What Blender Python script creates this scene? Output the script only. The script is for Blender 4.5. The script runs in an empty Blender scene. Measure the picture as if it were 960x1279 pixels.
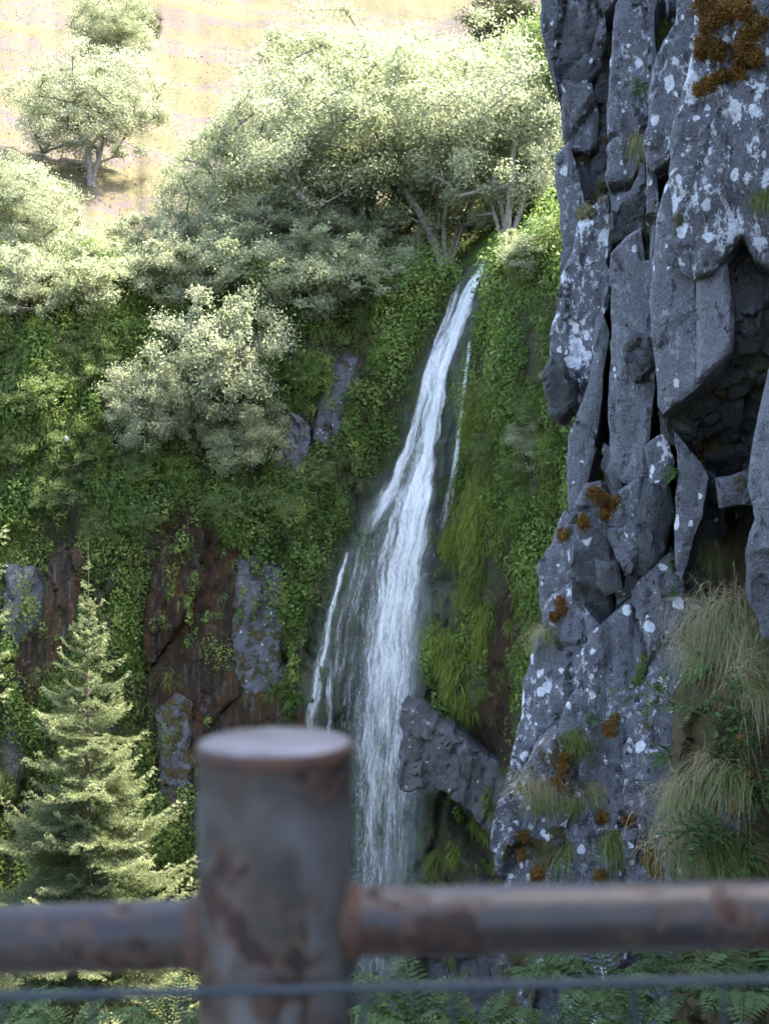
import bpy, math, random
import numpy as np
from mathutils import Vector, Matrix, noise, geometry
from mathutils.bvhtree import BVHTree

scene = bpy.context.scene
COL = scene.collection
rng = np.random.default_rng(11)
random.seed(11)

# ------------------------------------------------------------------ camera
FPX, CX, CY = 1450.0, 480.0, 639.5          # focal length and centre in photo pixels
cam_data = bpy.data.cameras.new('camera')
cam_data.sensor_fit = 'VERTICAL'
cam_data.sensor_height = 24.0
cam_data.lens = 24.0 * FPX / 1279.0
cam_data.clip_start = 0.05
cam_data.clip_end = 2000
cam_data.dof.use_dof = True
cam_data.dof.focus_distance = 30.0
cam_data.dof.aperture_fstop = 3.9
cam = bpy.data.objects.new('camera', cam_data)
cam.location = (0, 0, 0)
cam.rotation_euler = (math.radians(90), 0, 0)
COL.objects.link(cam)
scene.camera = cam

# ------------------------------------------------------------------ light
SUN_DIR = Vector((0.54, 0.10, 1.0)).normalized()      # towards the sun
SUN_EL = math.asin(SUN_DIR.z)
SUN_AZ = math.atan2(SUN_DIR.x, SUN_DIR.y)
world = bpy.data.worlds.new('World')
scene.world = world
world.use_nodes = True
wn = world.node_tree
bg = wn.nodes['Background']
sky = wn.nodes.new('ShaderNodeTexSky')
sky.sky_type = 'NISHITA'
sky.sun_disc = False
sky.sun_elevation = SUN_EL
sky.sun_rotation = SUN_AZ
sky.altitude = 300
sky.dust_density = 3.5
sky.air_density = 0.8
sky.ozone_density = 0.6
wn.links.new(sky.outputs[0], bg.inputs[0])
bg.inputs[1].default_value = 0.15
sun_data = bpy.data.lights.new('sun', 'SUN')
sun_data.energy = 3.2
sun_data.angle = math.radians(0.5)
sun_data.color = (1.0, 0.955, 0.87)
sun = bpy.data.objects.new('sun', sun_data)
sun.rotation_euler = SUN_DIR.to_track_quat('Z', 'Y').to_euler()
COL.objects.link(sun)
scene.view_settings.view_transform = 'Standard'
scene.view_settings.look = 'None'
scene.view_settings.gamma = 1.0
scene.view_settings.use_curve_mapping = False
scene.view_settings.exposure = 3.4
scene.cycles.use_denoising = True
scene.cycles.max_bounces = 5
scene.cycles.diffuse_bounces = 3
scene.cycles.adaptive_threshold = 0.03
scene.cycles.glossy_bounces = 2
scene.cycles.transmission_bounces = 4
scene.cycles.transparent_max_bounces = 8
scene.cycles.caustics_reflective = False
scene.cycles.caustics_refractive = False

# ------------------------------------------------------------------ helpers
def P(px, py, Y):
    return Vector(((px - CX) / FPX * Y, Y, (CY - py) / FPX * Y))

def hash3(i, j, k, seed):
    n = (i * 374761393 + j * 668265263 + k * 1274126177 + seed * 974634777) & 0xFFFFFFFF
    n = ((n ^ (n >> 13)) * 1274126177) & 0xFFFFFFFF
    n = (n ^ (n >> 16)) & 0xFFFFFFFF
    return n / 4294967295.0

def vnoise(p, seed=0):
    p = np.asarray(p, float)
    f = np.floor(p)
    t = p - f
    t = t * t * (3 - 2 * t)
    f = f.astype(np.int64)
    out = 0
    for a in (0, 1):
        for b in (0, 1):
            for c in (0, 1):
                w = (t[..., 0] if a else 1 - t[..., 0]) * (t[..., 1] if b else 1 - t[..., 1]) * (t[..., 2] if c else 1 - t[..., 2])
                out = out + w * hash3(f[..., 0] + a, f[..., 1] + b, f[..., 2] + c, seed)
    return out

def fbm(p, octaves=4, seed=0, gain=0.5):
    """-1..1"""
    p = np.asarray(p, float)
    s, amp, tot = 0, 1.0, 0
    for o in range(octaves):
        s = s + amp * (vnoise(p * 2.03 ** o + 17.3 * o, seed + o) * 2 - 1)
        tot += amp
        amp *= gain
    return s / tot

def facets(p, seed=0, tilt=0.5):
    """broken-rock relief: every cell of a jittered lattice gets its own height and tilt; returns (height, edge closeness)"""
    p = np.asarray(p, float)
    f = np.floor(p).astype(np.int64)
    best = np.full(p.shape[0], 1e9); second = best.copy(); h = np.zeros(p.shape[0])
    for a in (-1, 0, 1):
        for b in (-1, 0, 1):
            for c in (-1, 0, 1):
                i, j, k = f[:, 0] + a, f[:, 1] + b, f[:, 2] + c
                q = np.stack([i + hash3(i, j, k, seed + 1), j + hash3(i, j, k, seed + 2), k + hash3(i, j, k, seed + 3)], 1)
                dlt = p - q
                d = (dlt ** 2).sum(1)
                val = (hash3(i, j, k, seed + 4) - .5) + tilt * ((hash3(i, j, k, seed + 5) - .5) * dlt[:, 0] + (hash3(i, j, k, seed + 6) - .5) * dlt[:, 1] + (hash3(i, j, k, seed + 7) - .5) * dlt[:, 2]) * 2
                nb = d < best
                second = np.where(nb, best, np.minimum(second, d))
                h = np.where(nb, val, h)
                best = np.where(nb, d, best)
    return h, np.sqrt(second) - np.sqrt(best)

def smooth(x, a, b):
    t = np.clip((x - a) / (b - a), 0, 1)
    return t * t * (3 - 2 * t)

def inpoly(px, py, poly):
    px = np.asarray(px, float); py = np.asarray(py, float)
    c = np.zeros(px.shape, bool)
    n = len(poly)
    for i in range(n):
        x1, y1 = poly[i]; x2, y2 = poly[(i + 1) % n]
        if y1 == y2: continue
        cond = ((y1 > py) != (y2 > py)) & (px < (x2 - x1) * (py - y1) / (y2 - y1) + x1)
        c ^= cond
    return c

def mesh_arrays(name, V, faces, mat=None, shade=False, attrs=None, vattrs=None):
    V = np.asarray(V, np.float32)
    me = bpy.data.meshes.new(name)
    me.vertices.add(len(V))
    me.vertices.foreach_set('co', V.ravel())
    if isinstance(faces, np.ndarray):
        k = faces.shape[1]
        tot = np.full(len(faces), k, np.int32); flat = faces.ravel().astype(np.int32)
    else:
        tot = np.array([len(f) for f in faces], np.int32)
        flat = np.fromiter((i for f in faces for i in f), np.int32)
    start = np.concatenate([[0], np.cumsum(tot)[:-1]]).astype(np.int32)
    me.loops.add(len(flat)); me.polygons.add(len(tot))
    me.loops.foreach_set('vertex_index', flat)
    me.polygons.foreach_set('loop_start', start)
    me.polygons.foreach_set('loop_total', tot)
    if shade:
        me.polygons.foreach_set('use_smooth', np.ones(len(tot), bool))
    me.update(calc_edges=True)
    for k, a in (attrs or {}).items():
        at = me.attributes.new(k, 'FLOAT', 'POINT')
        at.data.foreach_set('value', np.asarray(a, np.float32).ravel())
    for k, a in (vattrs or {}).items():
        at = me.attributes.new(k, 'FLOAT_VECTOR', 'POINT')
        at.data.foreach_set('vector', np.asarray(a, np.float32).ravel())
    if mat: me.materials.append(mat)
    return me

def link(name, me, parent=None, loc=None):
    o = bpy.data.objects.new(name, me)
    COL.objects.link(o)
    if parent: o.parent = parent
    if loc is not None: o.location = loc
    return o

def thing(name, label, cat, loc=(0, 0, 0), group=None, me=None):
    o = link(name, me, None, loc)
    o['label'] = label; o['category'] = cat
    if group: o['group'] = group
    return o

def setting(name, me, label=None, cat=None, kind='structure', loc=None):
    o = link(name, me, None, loc)
    o['kind'] = kind
    if label: o['label'] = label
    if cat: o['category'] = cat
    return o

def join(parts):
    """list of (V, F[, attr]) -> one"""
    off = 0; Vs = []; Fs = []; As = []
    for p in parts:
        Vs.append(p[0]); Fs.append(p[1] + off); off += len(p[0])
        if len(p) > 2: As.append(p[2])
    return (np.concatenate(Vs), np.concatenate(Fs), np.concatenate(As) if As else None)

def unit(v):
    return v / (np.linalg.norm(v, axis=-1, keepdims=True) + 1e-9)

def leaves(pos, nrm, axis, L, W, fold=0.18):
    """one rhombic, slightly folded leaf per row"""
    n = len(pos)
    axis = unit(axis)
    side = unit(np.cross(nrm, axis))
    nn = np.cross(axis, side)
    L = np.broadcast_to(L, (n,))[:, None]; W = np.broadcast_to(W, (n,))[:, None]
    V = np.empty((n, 4, 3))
    V[:, 0] = pos - axis * L * .5
    V[:, 1] = pos + side * W * .5 + nn * W * fold - axis * L * .06
    V[:, 2] = pos + axis * L * .5 - nn * L * .08
    V[:, 3] = pos - side * W * .5 + nn * W * fold - axis * L * .06
    F = np.arange(n * 4).reshape(n, 4)
    return V.reshape(-1, 3), F

def blades(root, d0, length, width, bend, seg=3, sag=(0, 0, -1)):
    """grass blades / strands: strips from root along d0, bending towards sag"""
    n = len(root)
    d0 = unit(d0); sag = np.asarray(sag, float)
    side = unit(np.cross(d0, rng.normal(size=(n, 3))))
    length = np.broadcast_to(length, (n,))[:, None]; width = np.broadcast_to(width, (n,))[:, None]
    bend = np.broadcast_to(bend, (n,))[:, None]
    V = np.empty((n, (seg + 1) * 2, 3))
    pos = root.copy(); d = d0.copy()
    for s in range(seg + 1):
        w = width * (1 - s / seg * .85) * .5
        V[:, 2 * s] = pos - side * w
        V[:, 2 * s + 1] = pos + side * w
        d = unit(d + sag * bend)
        pos = pos + d * length / seg
    base = np.arange(n)[:, None] * (seg + 1) * 2
    F = []
    for s in range(seg):
        F.append(np.stack([base[:, 0] + 2 * s, base[:, 0] + 2 * s + 1, base[:, 0] + 2 * s + 3, base[:, 0] + 2 * s + 2], 1))
    return V.reshape(-1, 3), np.concatenate(F)

def tube(pts, radii, sides=8, caps=True):
    pts = [Vector(p) for p in pts]
    V = []; F = []
    up = Vector((0, 0, 1))
    prev = None
    for i, p in enumerate(pts):
        a = pts[max(i - 1, 0)]; b = pts[min(i + 1, len(pts) - 1)]
        t = (b - a).normalized()
        if prev is None:
            u = t.orthogonal().normalized()
        else:
            u = (prev - t * prev.dot(t)).normalized()
        prev = u
        w = t.cross(u)
        for k in range(sides):
            an = 2 * math.pi * k / sides
            V.append(p + (u * math.cos(an) + w * math.sin(an)) * radii[i])
    for i in range(len(pts) - 1):
        for k in range(sides):
            k2 = (k + 1) % sides
            F.append((i * sides + k, i * sides + k2, (i + 1) * sides + k2, (i + 1) * sides + k))
    return np.array([tuple(v) for v in V]), np.array(F)

# ------------------------------------------------------------------ materials
class NT:
    def __init__(self, name):
        self.m = bpy.data.materials.new(name); self.m.use_nodes = True
        self.t = self.m.node_tree; self.t.nodes.clear()
        self.out = self.t.nodes.new('ShaderNodeOutputMaterial')
    def n(self, typ, ins=None, **kw):
        nd = self.t.nodes.new('ShaderNode' + typ)
        for k, v in kw.items(): setattr(nd, k, v)
        for k, v in (ins or {}).items(): self.set(nd.inputs[k], v)
        return nd
    def set(self, sock, v):
        if hasattr(v, 'is_output'): self.t.links.new(v, sock)
        elif isinstance(v, (tuple, list)) and len(v) == 3 and sock.type == 'RGBA': sock.default_value = (*v, 1)
        else: sock.default_value = v
    def math(self, op, a, b=0.0, clamp=False):
        nd = self.n('Math', {0: a, 1: b}, operation=op, use_clamp=clamp); return nd.outputs[0]
    def mix(self, f, a, b):
        nd = self.n('Mix', None, data_type='RGBA'); self.set(nd.inputs[0], f)
        self.set(nd.inputs[6], a); self.set(nd.inputs[7], b); return nd.outputs[2]
    def ramp(self, f, lo, hi):
        nd = self.n('MapRange', {0: f, 1: lo, 2: hi}, interpolation_type='SMOOTHSTEP'); return nd.outputs[0]
    def noise(self, vec, scale, detail=4, rough=.55, dist=0.0):
        nd = self.n('TexNoise', {'Scale': scale, 'Detail': detail, 'Roughness': rough, 'Distortion': dist})
        if vec is not None: self.set(nd.inputs['Vector'], vec)
        return nd.outputs[0]
    def attr(self, name, typ='GEOMETRY'):
        return self.n('Attribute', attribute_name=name, attribute_type=typ)
    def pos(self):
        return self.n('NewGeometry').outputs['Position']
    def scaled(self, vec, s):
        nd = self.n('VectorMath', {0: vec, 1: s}, operation='MULTIPLY'); return nd.outputs[0]
    def bump(self, h, strength, dist):
        return self.n('Bump', {'Height': h, 'Strength': strength, 'Distance': dist}).outputs[0]
    def finish(self, sh):
        self.t.links.new(sh, self.out.inputs[0]); return self.m

def leaf_mat(name, dark, light, alt=None, trans=.35, rough=.55, spec=.14):
    """leaf: colour runs dark -> light by the leaf's own 'tint', alt colour by clump noise"""
    N = NT(name)
    t = N.attr('tint').outputs['Fac']
    c = N.mix(t, dark, light)
    if alt:
        obj = N.n('TexCoord').outputs['Object']
        c = N.mix(N.ramp(N.noise(obj, .9, 3), .5, .68), c, alt)
    pb = N.n('BsdfPrincipled', {'Base Color': c, 'Roughness': rough, 'Specular IOR Level': spec})
    tc = N.mix(.5, c, (light[0] * 1.0, light[1] * 1.08, light[2] * .82))
    tr = N.n('BsdfTranslucent', {'Color': tc})
    mx = N.n('MixShader', {0: trans, 1: pb.outputs[0], 2: tr.outputs[0]})
    return N.finish(mx.outputs[0])

def rock_mat(name, base, dark, brown, lichen_scale=5.6):
    """weathered basalt; the object's own properties 'lichen', 'moss', 'dark' say how much of each it carries"""
    N = NT(name)
    p = N.pos()
    li = N.attr('lichen', 'OBJECT').outputs['Fac']
    mo = N.attr('moss', 'OBJECT').outputs['Fac']
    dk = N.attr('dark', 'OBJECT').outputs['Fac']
    n1 = N.noise(p, 1.3, 6, .6)
    n2 = N.noise(N.scaled(p, (3., 3., .9)), 2.2, 5, .62)
    n3 = N.noise(p, 28, 4, .6)
    c = N.mix(N.ramp(n1, .32, .7), base, tuple(b * .72 for b in base))
    c = N.mix(N.ramp(n2, .5, .75), c, tuple(b * 1.32 for b in base))
    c = N.mix(N.math('MULTIPLY', N.ramp(N.noise(p, 2.7, 5, .6), .55, .72), .5), c, brown)
    c = N.mix(N.attr('pale', 'OBJECT').outputs['Fac'], c, (.160, .160, .170))
    c = N.mix(dk, c, dark)  # dark rock tone; on undersides and in recesses it paints shade into the colour
    grain = N.noise(p, 60, 3, .7)
    c = N.mix(N.math('MULTIPLY', N.ramp(grain, .40, .62), .45), c, N.mix(.5, c, (.30, .29, .29)))
    c = N.mix(N.math('MULTIPLY', N.ramp(grain, .52, .36), .5), c, (.03, .029, .029))
    blk = N.math('MULTIPLY', N.ramp(N.noise(N.scaled(p, (1., 1., .5)), 5.5, 8, .78), .555, .60), N.ramp(N.noise(p, .9, 3), .40, .60))
    c = N.mix(N.math('MULTIPLY', blk, .9), c, (.020, .018, .016))
    # small dark pits and stains
    pit = N.n('TexVoronoi', {'Vector': N.scaled(p, (1, 1, .55)), 'Scale': 9., 'Randomness': 1.}, feature='F1')
    pitm = N.math('MULTIPLY', N.ramp(pit.outputs['Distance'], .17, .10), N.ramp(N.noise(p, 3.1, 3), .44, .56))
    c = N.mix(pitm, c, (.035, .03, .028))
    c = N.mix(N.math('MULTIPLY', N.ramp(n3, .56, .70), .5), c, (.045, .043, .045))
    # pale crust
    crust = N.math('MULTIPLY', N.ramp(N.noise(N.scaled(p, (1., 1., .6)), 13, 6, .75), .54, .60), N.ramp(N.noise(p, 1.7, 3), .42, .54))
    c = N.mix(N.math('MULTIPLY', crust, N.math('MULTIPLY', li, 1.1, True)), c, (.42, .43, .43))
    # white round lichen rosettes of two sizes; warped so that no disc is perfect
    warp = N.n('TexNoise', {'Vector': p, 'Scale': 9., 'Detail': 3.})
    wv = N.n('VectorMath', {0: warp.outputs['Color'], 1: (.09, .09, .09)}, operation='MULTIPLY').outputs[0]
    pw = N.n('VectorMath', {0: N.scaled(p, (1., 1., .75)), 1: wv}, operation='ADD').outputs[0]
    masks = []
    for sc, thr, rad in ((lichen_scale, 1.0, .36), (lichen_scale * 1.9, .85, .34)):
        v = N.n('TexVoronoi', {'Vector': pw, 'Scale': sc, 'Randomness': 1.}, feature='F1')
        r = N.n('SeparateColor', {0: v.outputs['Color']})
        dens = N.math('MULTIPLY', N.ramp(N.noise(p, .55 + sc * .05, 3, .6), .42, .60), N.math('MULTIPLY', li, thr))
        keep = N.ramp(N.math('SUBTRACT', dens, r.outputs[0]), -.01, .01)
        radius = N.math('ADD', N.math('MULTIPLY', r.outputs[1], rad * .75), rad * .4)
        spot = N.ramp(N.math('SUBTRACT', radius, v.outputs['Distance']), 0., .07)
        masks.append(N.math('MULTIPLY', keep, spot))
    lm = N.math('MAXIMUM', masks[0], masks[1])
    blot = N.ramp(N.math('ADD', N.noise(N.scaled(p, (1., 1., .7)), 3.4, 7, .72, .3), N.math('MULTIPLY', N.math('SUBTRACT', li, .9), .45)), .585, .615)
    lm = N.math('MAXIMUM', lm, blot)
    lcol = N.mix(N.ramp(N.noise(p, 45, 3, .6), .35, .65), (.58, .58, .59), (.42, .43, .43))
    c = N.mix(lm, c, lcol)
    # moss in hollows of its own noise
    mm = N.ramp(N.math('ADD', N.noise(p, 2.6, 6, .65), N.math('SUBTRACT', N.math('MULTIPLY', mo, .55), .3)), .5, .58)
    mcol = N.mix(N.noise(p, 14, 3), (.065, .038, .010), (.035, .038, .010))
    c = N.mix(mm, c, mcol)
    h = N.math('ADD', N.math('MULTIPLY', n3, .35), N.math('ADD', N.math('MULTIPLY', N.noise(p, 6, 6, .68), 1.), N.math('MULTIPLY', n2, .8)))
    h = N.math('ADD', h, N.math('MULTIPLY', mm, .5))
    h = N.math('ADD', h, N.math('MULTIPLY', N.noise(p, 16, 6, .75), .9))
    h = N.math('SUBTRACT', h, N.math('MULTIPLY', pitm, .8))
    b = N.bump(h, .95, .06)
    rgh = N.mix(lm, (.62, .62, .62), (.9, .9, .9))
    pb = N.n('BsdfPrincipled', {'Base Color': c, 'Roughness': rgh, 'Specular IOR Level': .3, 'Normal': b})
    return N.finish(pb.outputs[0])

def wall_mat():
    """far gorge wall: soil and moss, with rust-brown wet rock, bare grey rock and wet dark bed where the masks say"""
    N = NT('gorge_wall')
    p = N.pos()
    rust, grey, wet = (N.attr(k).outputs['Fac'] for k in ('rust', 'grey', 'wet'))
    vert = N.scaled(p, (1.6, 1.6, .28))
    s1 = N.noise(vert, 1.6, 6, .65)
    s2 = N.noise(p, 2.4, 6, .65)
    soil = N.mix(N.ramp(s2, .35, .68), (.075, .075, .026), (.06, .047, .026))
    rk = N.mix(N.ramp(s2, .35, .7), (.20, .19, .187), (.11, .105, .104))
    rk = N.mix(N.ramp(N.noise(p, 9, 4), .55, .7), rk, (.28, .27, .27))
    rs = N.mix(N.ramp(s1, .38, .66), (.075, .033, .006), (.028, .016, .008))
    rs = N.mix(N.ramp(N.noise(vert, 4.5, 5, .6), .55, .70), rs, (.095, .085, .086))
    wt = N.mix(N.ramp(N.noise(vert, 2.8, 5, .6), .42, .62), (.085, .088, .075), (.075, .125, .022))
    wt = N.mix(N.ramp(N.noise(vert, 6, 4), .5, .7), wt, (.15, .15, .145))
    c = N.mix(rust, soil, rs)
    c = N.mix(grey, c, rk)
    c = N.mix(N.math('MULTIPLY', grey, N.ramp(N.noise(vert, 1.9, 4), .58, .68)), c, (.055, .024, .009))
    c = N.mix(wet, c, wt)
    h = N.math('ADD', N.math('MULTIPLY', N.noise(p, 5, 6, .7), 1.), N.math('MULTIPLY', s1, .8))
    h = N.math('ADD', h, N.math('MULTIPLY', N.noise(N.scaled(p, (1., 1., .45)), 1.9, 7, .75), 1.4))
    b = N.bump(h, 1., .42)
    rg = N.math('SUBTRACT', .85, N.math('MULTIPLY', N.math('MAXIMUM', wet, rust), .35))
    pb = N.n('BsdfPrincipled', {'Base Color': c, 'Roughness': rg, 'Specular IOR Level': .35, 'Normal': b})
    return N.finish(pb.outputs[0])

def hill_mat():
    N = NT('moorland')
    p = N.pos()
    a = N.noise(N.scaled(p, (.6, 1., 1.)), .14, 5, .6)
    f = N.noise(p, 1.4, 5, .65)
    c = N.mix(N.ramp(f, .35, .7), (.074, .061, .031), (.064, .060, .028))
    c = N.mix(N.math('MULTIPLY', N.ramp(a, .47, .56), N.ramp(f, .38, .58)), c, (.064, .050, .047))
    y = N.n('SeparateXYZ', {0: p}).outputs[1]
    c = N.mix(N.math('MULTIPLY', N.ramp(y, 60, 46), .75), c, (.09, .13, .03))
    b = N.bump(N.noise(p, 2, 4, .6), .5, .2)
    pb = N.n('BsdfPrincipled', {'Base Color': c, 'Roughness': .95, 'Specular IOR Level': .1, 'Normal': b})
    return N.finish(pb.outputs[0])

def simple_mat(name, c1, c2, scale=6., rough=.8, bump=.5, dist=.02, spec=.3):
    N = NT(name)
    p = N.n('TexCoord').outputs['Object']
    nz = N.noise(p, scale, 5, .65)
    c = N.mix(N.ramp(nz, .35, .68), c1, c2)
    pb = N.n('BsdfPrincipled', {'Base Color': c, 'Roughness': rough, 'Specular IOR Level': spec, 'Normal': N.bump(nz, bump, dist)})
    return N.finish(pb.outputs[0])

def water_mat(name, tone=(.94, .925, .90)):
    """broken white water: 'flow' holds metres across and along the fall, 'dens' how full the sheet is"""
    N = NT(name)
    fl = N.attr('flow').outputs['Vector']
    d = N.attr('dens').outputs['Fac']
    n1 = N.noise(N.scaled(fl, (3.4, .30, 1.)), 1.0, 6, .65, .2)
    n2 = N.noise(N.scaled(fl, (9.5, .8, 1.)), 1.0, 4, .7, .15)
    n3 = N.noise(N.scaled(fl, (22., 4.5, 1.)), 1.0, 3, .7, .2)
    s = N.math('ADD', N.math('MULTIPLY', n1, .50), N.math('ADD', N.math('MULTIPLY', n2, .34), N.math('MULTIPLY', n3, .20)))
    th = N.math('SUBTRACT', .80, N.math('MULTIPLY', d, .50))
    al = N.ramp(N.math('SUBTRACT', s, th), -.09, .20)
    al = N.math('MAXIMUM', al, N.math('MULTIPLY', N.ramp(N.math('ADD', n1, N.math('MULTIPLY', n2, .3)), .45, .85), N.math('MULTIPLY', d, .30)), True)
    h = N.math('ADD', N.math('MULTIPLY', n2, .7), n3)
    b = N.bump(h, .7, .12)
    tone = N.mix(N.ramp(N.math('ADD', N.math('MULTIPLY', n2, .6), N.math('MULTIPLY', n3, .4)), .38, .58), (.68, .68, .67), tone)
    df = N.n('BsdfPrincipled', {'Base Color': tone, 'Roughness': .35, 'Specular IOR Level': .5, 'Normal': b})
    tl = N.n('BsdfTranslucent', {'Color': tone, 'Normal': b})
    w = N.n('MixShader', {0: .35, 1: df.outputs[0], 2: tl.outputs[0]})
    tp = N.n('BsdfTransparent')
    mx = N.n('MixShader', {0: al, 1: tp.outputs[0], 2: w.outputs[0]})
    return N.finish(mx.outputs[0])

def painted_metal(name, paint, paint2, rust_amt, scale=22., band=None):
    N = NT(name)
    p = N.n('TexCoord').outputs['Object']
    a = N.noise(p, scale, 5, .6, .3)
    b_ = N.noise(p, scale * 4, 4, .7)
    m = N.ramp(N.math('ADD', N.math('MULTIPLY', a, .8), N.math('MULTIPLY', b_, .2)), .62 - rust_amt, .70 - rust_amt)
    rust = N.mix(N.ramp(b_, .35, .65), (.026, .010, .0045), (.008, .005, .004))
    pc = N.mix(N.noise(p, scale * .5, 3), paint, paint2)
    ring = N.math('MULTIPLY', N.ramp(m, .0, .5), N.ramp(m, 1., .5))
    pc = N.mix(N.math('MULTIPLY', N.ramp(N.noise(N.scaled(p, (1., 1., .45)), scale * .9, 4, .6), .46, .60), .85), pc, (.012, .009, .007))
    if band:
        z = N.n('SeparateXYZ', {0: p}).outputs[2]
        zb = N.math('ADD', z, N.math('MULTIPLY', N.math('SUBTRACT', a, .5), .06))
        pc = N.mix(N.math('MULTIPLY', N.ramp(zb, band - .05, band - .022), .85), pc, (.014, .010, .008))
    c = N.mix(m, pc, rust)
    c = N.mix(N.math('MULTIPLY', ring, .6), c, (.045, .028, .017))
    rg = N.mix(m, (.42, .42, .42), (.85, .85, .85))
    pb = N.n('BsdfPrincipled', {'Base Color': c, 'Roughness': rg, 'Specular IOR Level': .3, 'Normal': N.bump(N.math('SUBTRACT', b_, m), .5, .002)})
    return N.finish(pb.outputs[0])

M_ROCK = rock_mat('basalt', (.086, .087, .098), (.013, .019, .017), (.12, .095, .078))
M_WALL = wall_mat()
M_HILL = hill_mat()
M_WATER = water_mat('white_water')
M_SPRAY = simple_mat('spray_drops', (.85, .87, .9), (.75, .78, .82), 3., .3, 0, .01)
M_WILLOW = leaf_mat('willow_leaf', (.17, .19, .10), (.36, .38, .24), (.33, .335, .19), .55)
M_SALLOW = leaf_mat('sallow_leaf', (.16, .18, .10), (.36, .37, .25), None, .52)
M_GREENTREE = leaf_mat('green_leaf', (.085, .125, .035), (.19, .24, .08), None, .4)
M_PINE = leaf_mat('pine_needle', (.035, .05, .018), (.085, .085, .03), None, .2)
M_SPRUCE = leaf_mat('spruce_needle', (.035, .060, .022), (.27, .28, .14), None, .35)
M_COVER = leaf_mat('cliff_leaf', (.060, .105, .022), (.19, .265, .062), (.22, .25, .062), .35)
M_GRASSG = leaf_mat('cliff_grass', (.07, .10, .025), (.19, .215, .065), None, .35)
M_MOSS = leaf_mat('hanging_moss', (.075, .11, .014), (.215, .25, .04), None, .35)
M_DRY = leaf_mat('dry_grass', (.18, .135, .075), (.34, .295, .16), (.16, .18, .065), .3)
M_FERN = leaf_mat('fern_leaf', (.045, .09, .022), (.125, .205, .055), None, .35)
M_ROWAN = leaf_mat('rowan_leaf', (.03, .06, .017), (.095, .14, .042), None, .3)
M_HERB = leaf_mat('herb_leaf', (.020, .042, .012), (.062, .10, .030), None, .3)
M_BROWNMOSS = leaf_mat('brown_moss', (.085, .04, .008), (.19, .10, .022), None, .15)
M_HEATH = leaf_mat('heather', (.074, .055, .056), (.082, .062, .063), None, .65)
M_MOORGRASS = leaf_mat('moor_grass', (.082, .066, .035), (.092, .073, .039), None, .65)
M_BARK = simple_mat('bark', (.12, .10, .085), (.24, .21, .18), 9., .9, .8, .03)
M_DARKBARK = simple_mat('spruce_bark', (.09, .06, .045), (.15, .105, .08), 14., .9, .8, .02)
M_SOIL = simple_mat('gorge_soil', (.05, .045, .025), (.06, .075, .025), 1.2, .95, .8, .1)
M_CONC = simple_mat('platform_stone', (.28, .27, .26), (.20, .20, .19), 5., .9, .4, .01)

# ------------------------------------------------------------------ gorge wall and hillside (structure)
def wall_base(px):
    return np.interp(px, [-900, -500, -200, 0, 150, 300, 420, 480, 520, 560, 585, 612, 650, 700, 760, 900, 1300],
                     [30, 35, 39.5, 41, 42.5, 43.5, 43.3, 42.9, 42.3, 41.6, 40.4, 38.6, 36.6, 34.6, 32, 28, 24])
ZTOP = 9.0
def water_px(py):
    return np.interp(py, [300, 335, 390, 450, 520, 600, 700, 830, 960, 1300], [605, 598, 574, 548, 530, 512, 492, 470, 470, 470])
NPX, NZ = 330, 230
gpx = np.linspace(-520, 900, NPX)
gz = np.linspace(-25, ZTOP, NZ)
GP, GZ = np.meshgrid(gpx, gz)                       # rows = z
def wall_depth(px, z):
    Yb = wall_base(px)
    lean = np.interp(z, [-25, -8, 0, 5, 9], [-2.2, -.8, 0, .75, 2.2])
    Y = Yb + lean
    py = CY - z / Y * FPX
    X = (px - CX) / FPX * Y
    q = np.stack([X, np.zeros_like(X), z], -1)
    near_water = np.exp(-((px - water_px(py) + 8) / 42.) ** 2)
    amp = 1 - .75 * near_water
    big = fbm(q * .13 + 3.1, 3, 5) * 1.6
    med = fbm(q * np.array([.55, 1, .32]), 4, 9) * .75
    h, e = facets((q * np.array([.75, 1, .38])).reshape(-1, 3), 21, .8)
    h = h.reshape(px.shape); e = e.reshape(px.shape)
    rockz = smooth(-z, -3, 5)
    fac = h * (.25 + .45 * rockz) - .25 * np.exp(-(e / .07) ** 2) + rockz * .22 * facets((q * np.array([2.1, 1, 1.1])).reshape(-1, 3), 23, .9)[0].reshape(px.shape)
    Y = Y - amp * (big + med + fac)
    # overhang right of the fall, with a hollow under it
    zc = np.interp(px, [490, 520, 560, 600, 640, 700], [-7.6, -7.7, -7.75, -8.1, -8.7, -9.0]) + .35 * fbm(q * 1.1, 2, 31)
    win = smooth(px, 500, 530) * (1 - smooth(px, 690, 740))
    Y = Y + .35 * win * smooth(zc - z, 0, .45)
    Y = Y - 1.1 * win * smooth(z - zc, -.1, 1.6) * smooth(-z, -1, 6)
    # mossy mound low beside the pool
    mz = np.interp(px, [480, 520, 560, 600, 625, 650], [-9.7, -9.7, -9.8, -11., -12.3, -14])
    Y = Y - 2.3 * smooth(mz - z, 0, .8) * smooth(px, 440, 520) * (1 - smooth(px, 625, 660))
    # hollow behind the falling water
    Y = Y + 1.0 * smooth(-z, 2., 6.) * np.exp(-((px - 470) / 55.) ** 2)
    fine = .22 * fbm(q * np.array([1.5, 1, .9]), 4, 81) + .16 * facets((q * np.array([2.6, 1, 1.5])).reshape(-1, 3), 83, .9)[0].reshape(px.shape)
    return Y - fine * (1 - .6 * near_water * (z > -4))
GY = wall_depth(GP, GZ)
GX = (GP - CX) / FPX * GY
GPY = CY - GZ / GY * FPX

def grid_faces(nr, nc):
    a = np.arange(nr * nc).reshape(nr, nc)
    return np.stack([a[:-1, :-1], a[:-1, 1:], a[1:, 1:], a[1:, :-1]], -1).reshape(-1, 4)

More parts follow.
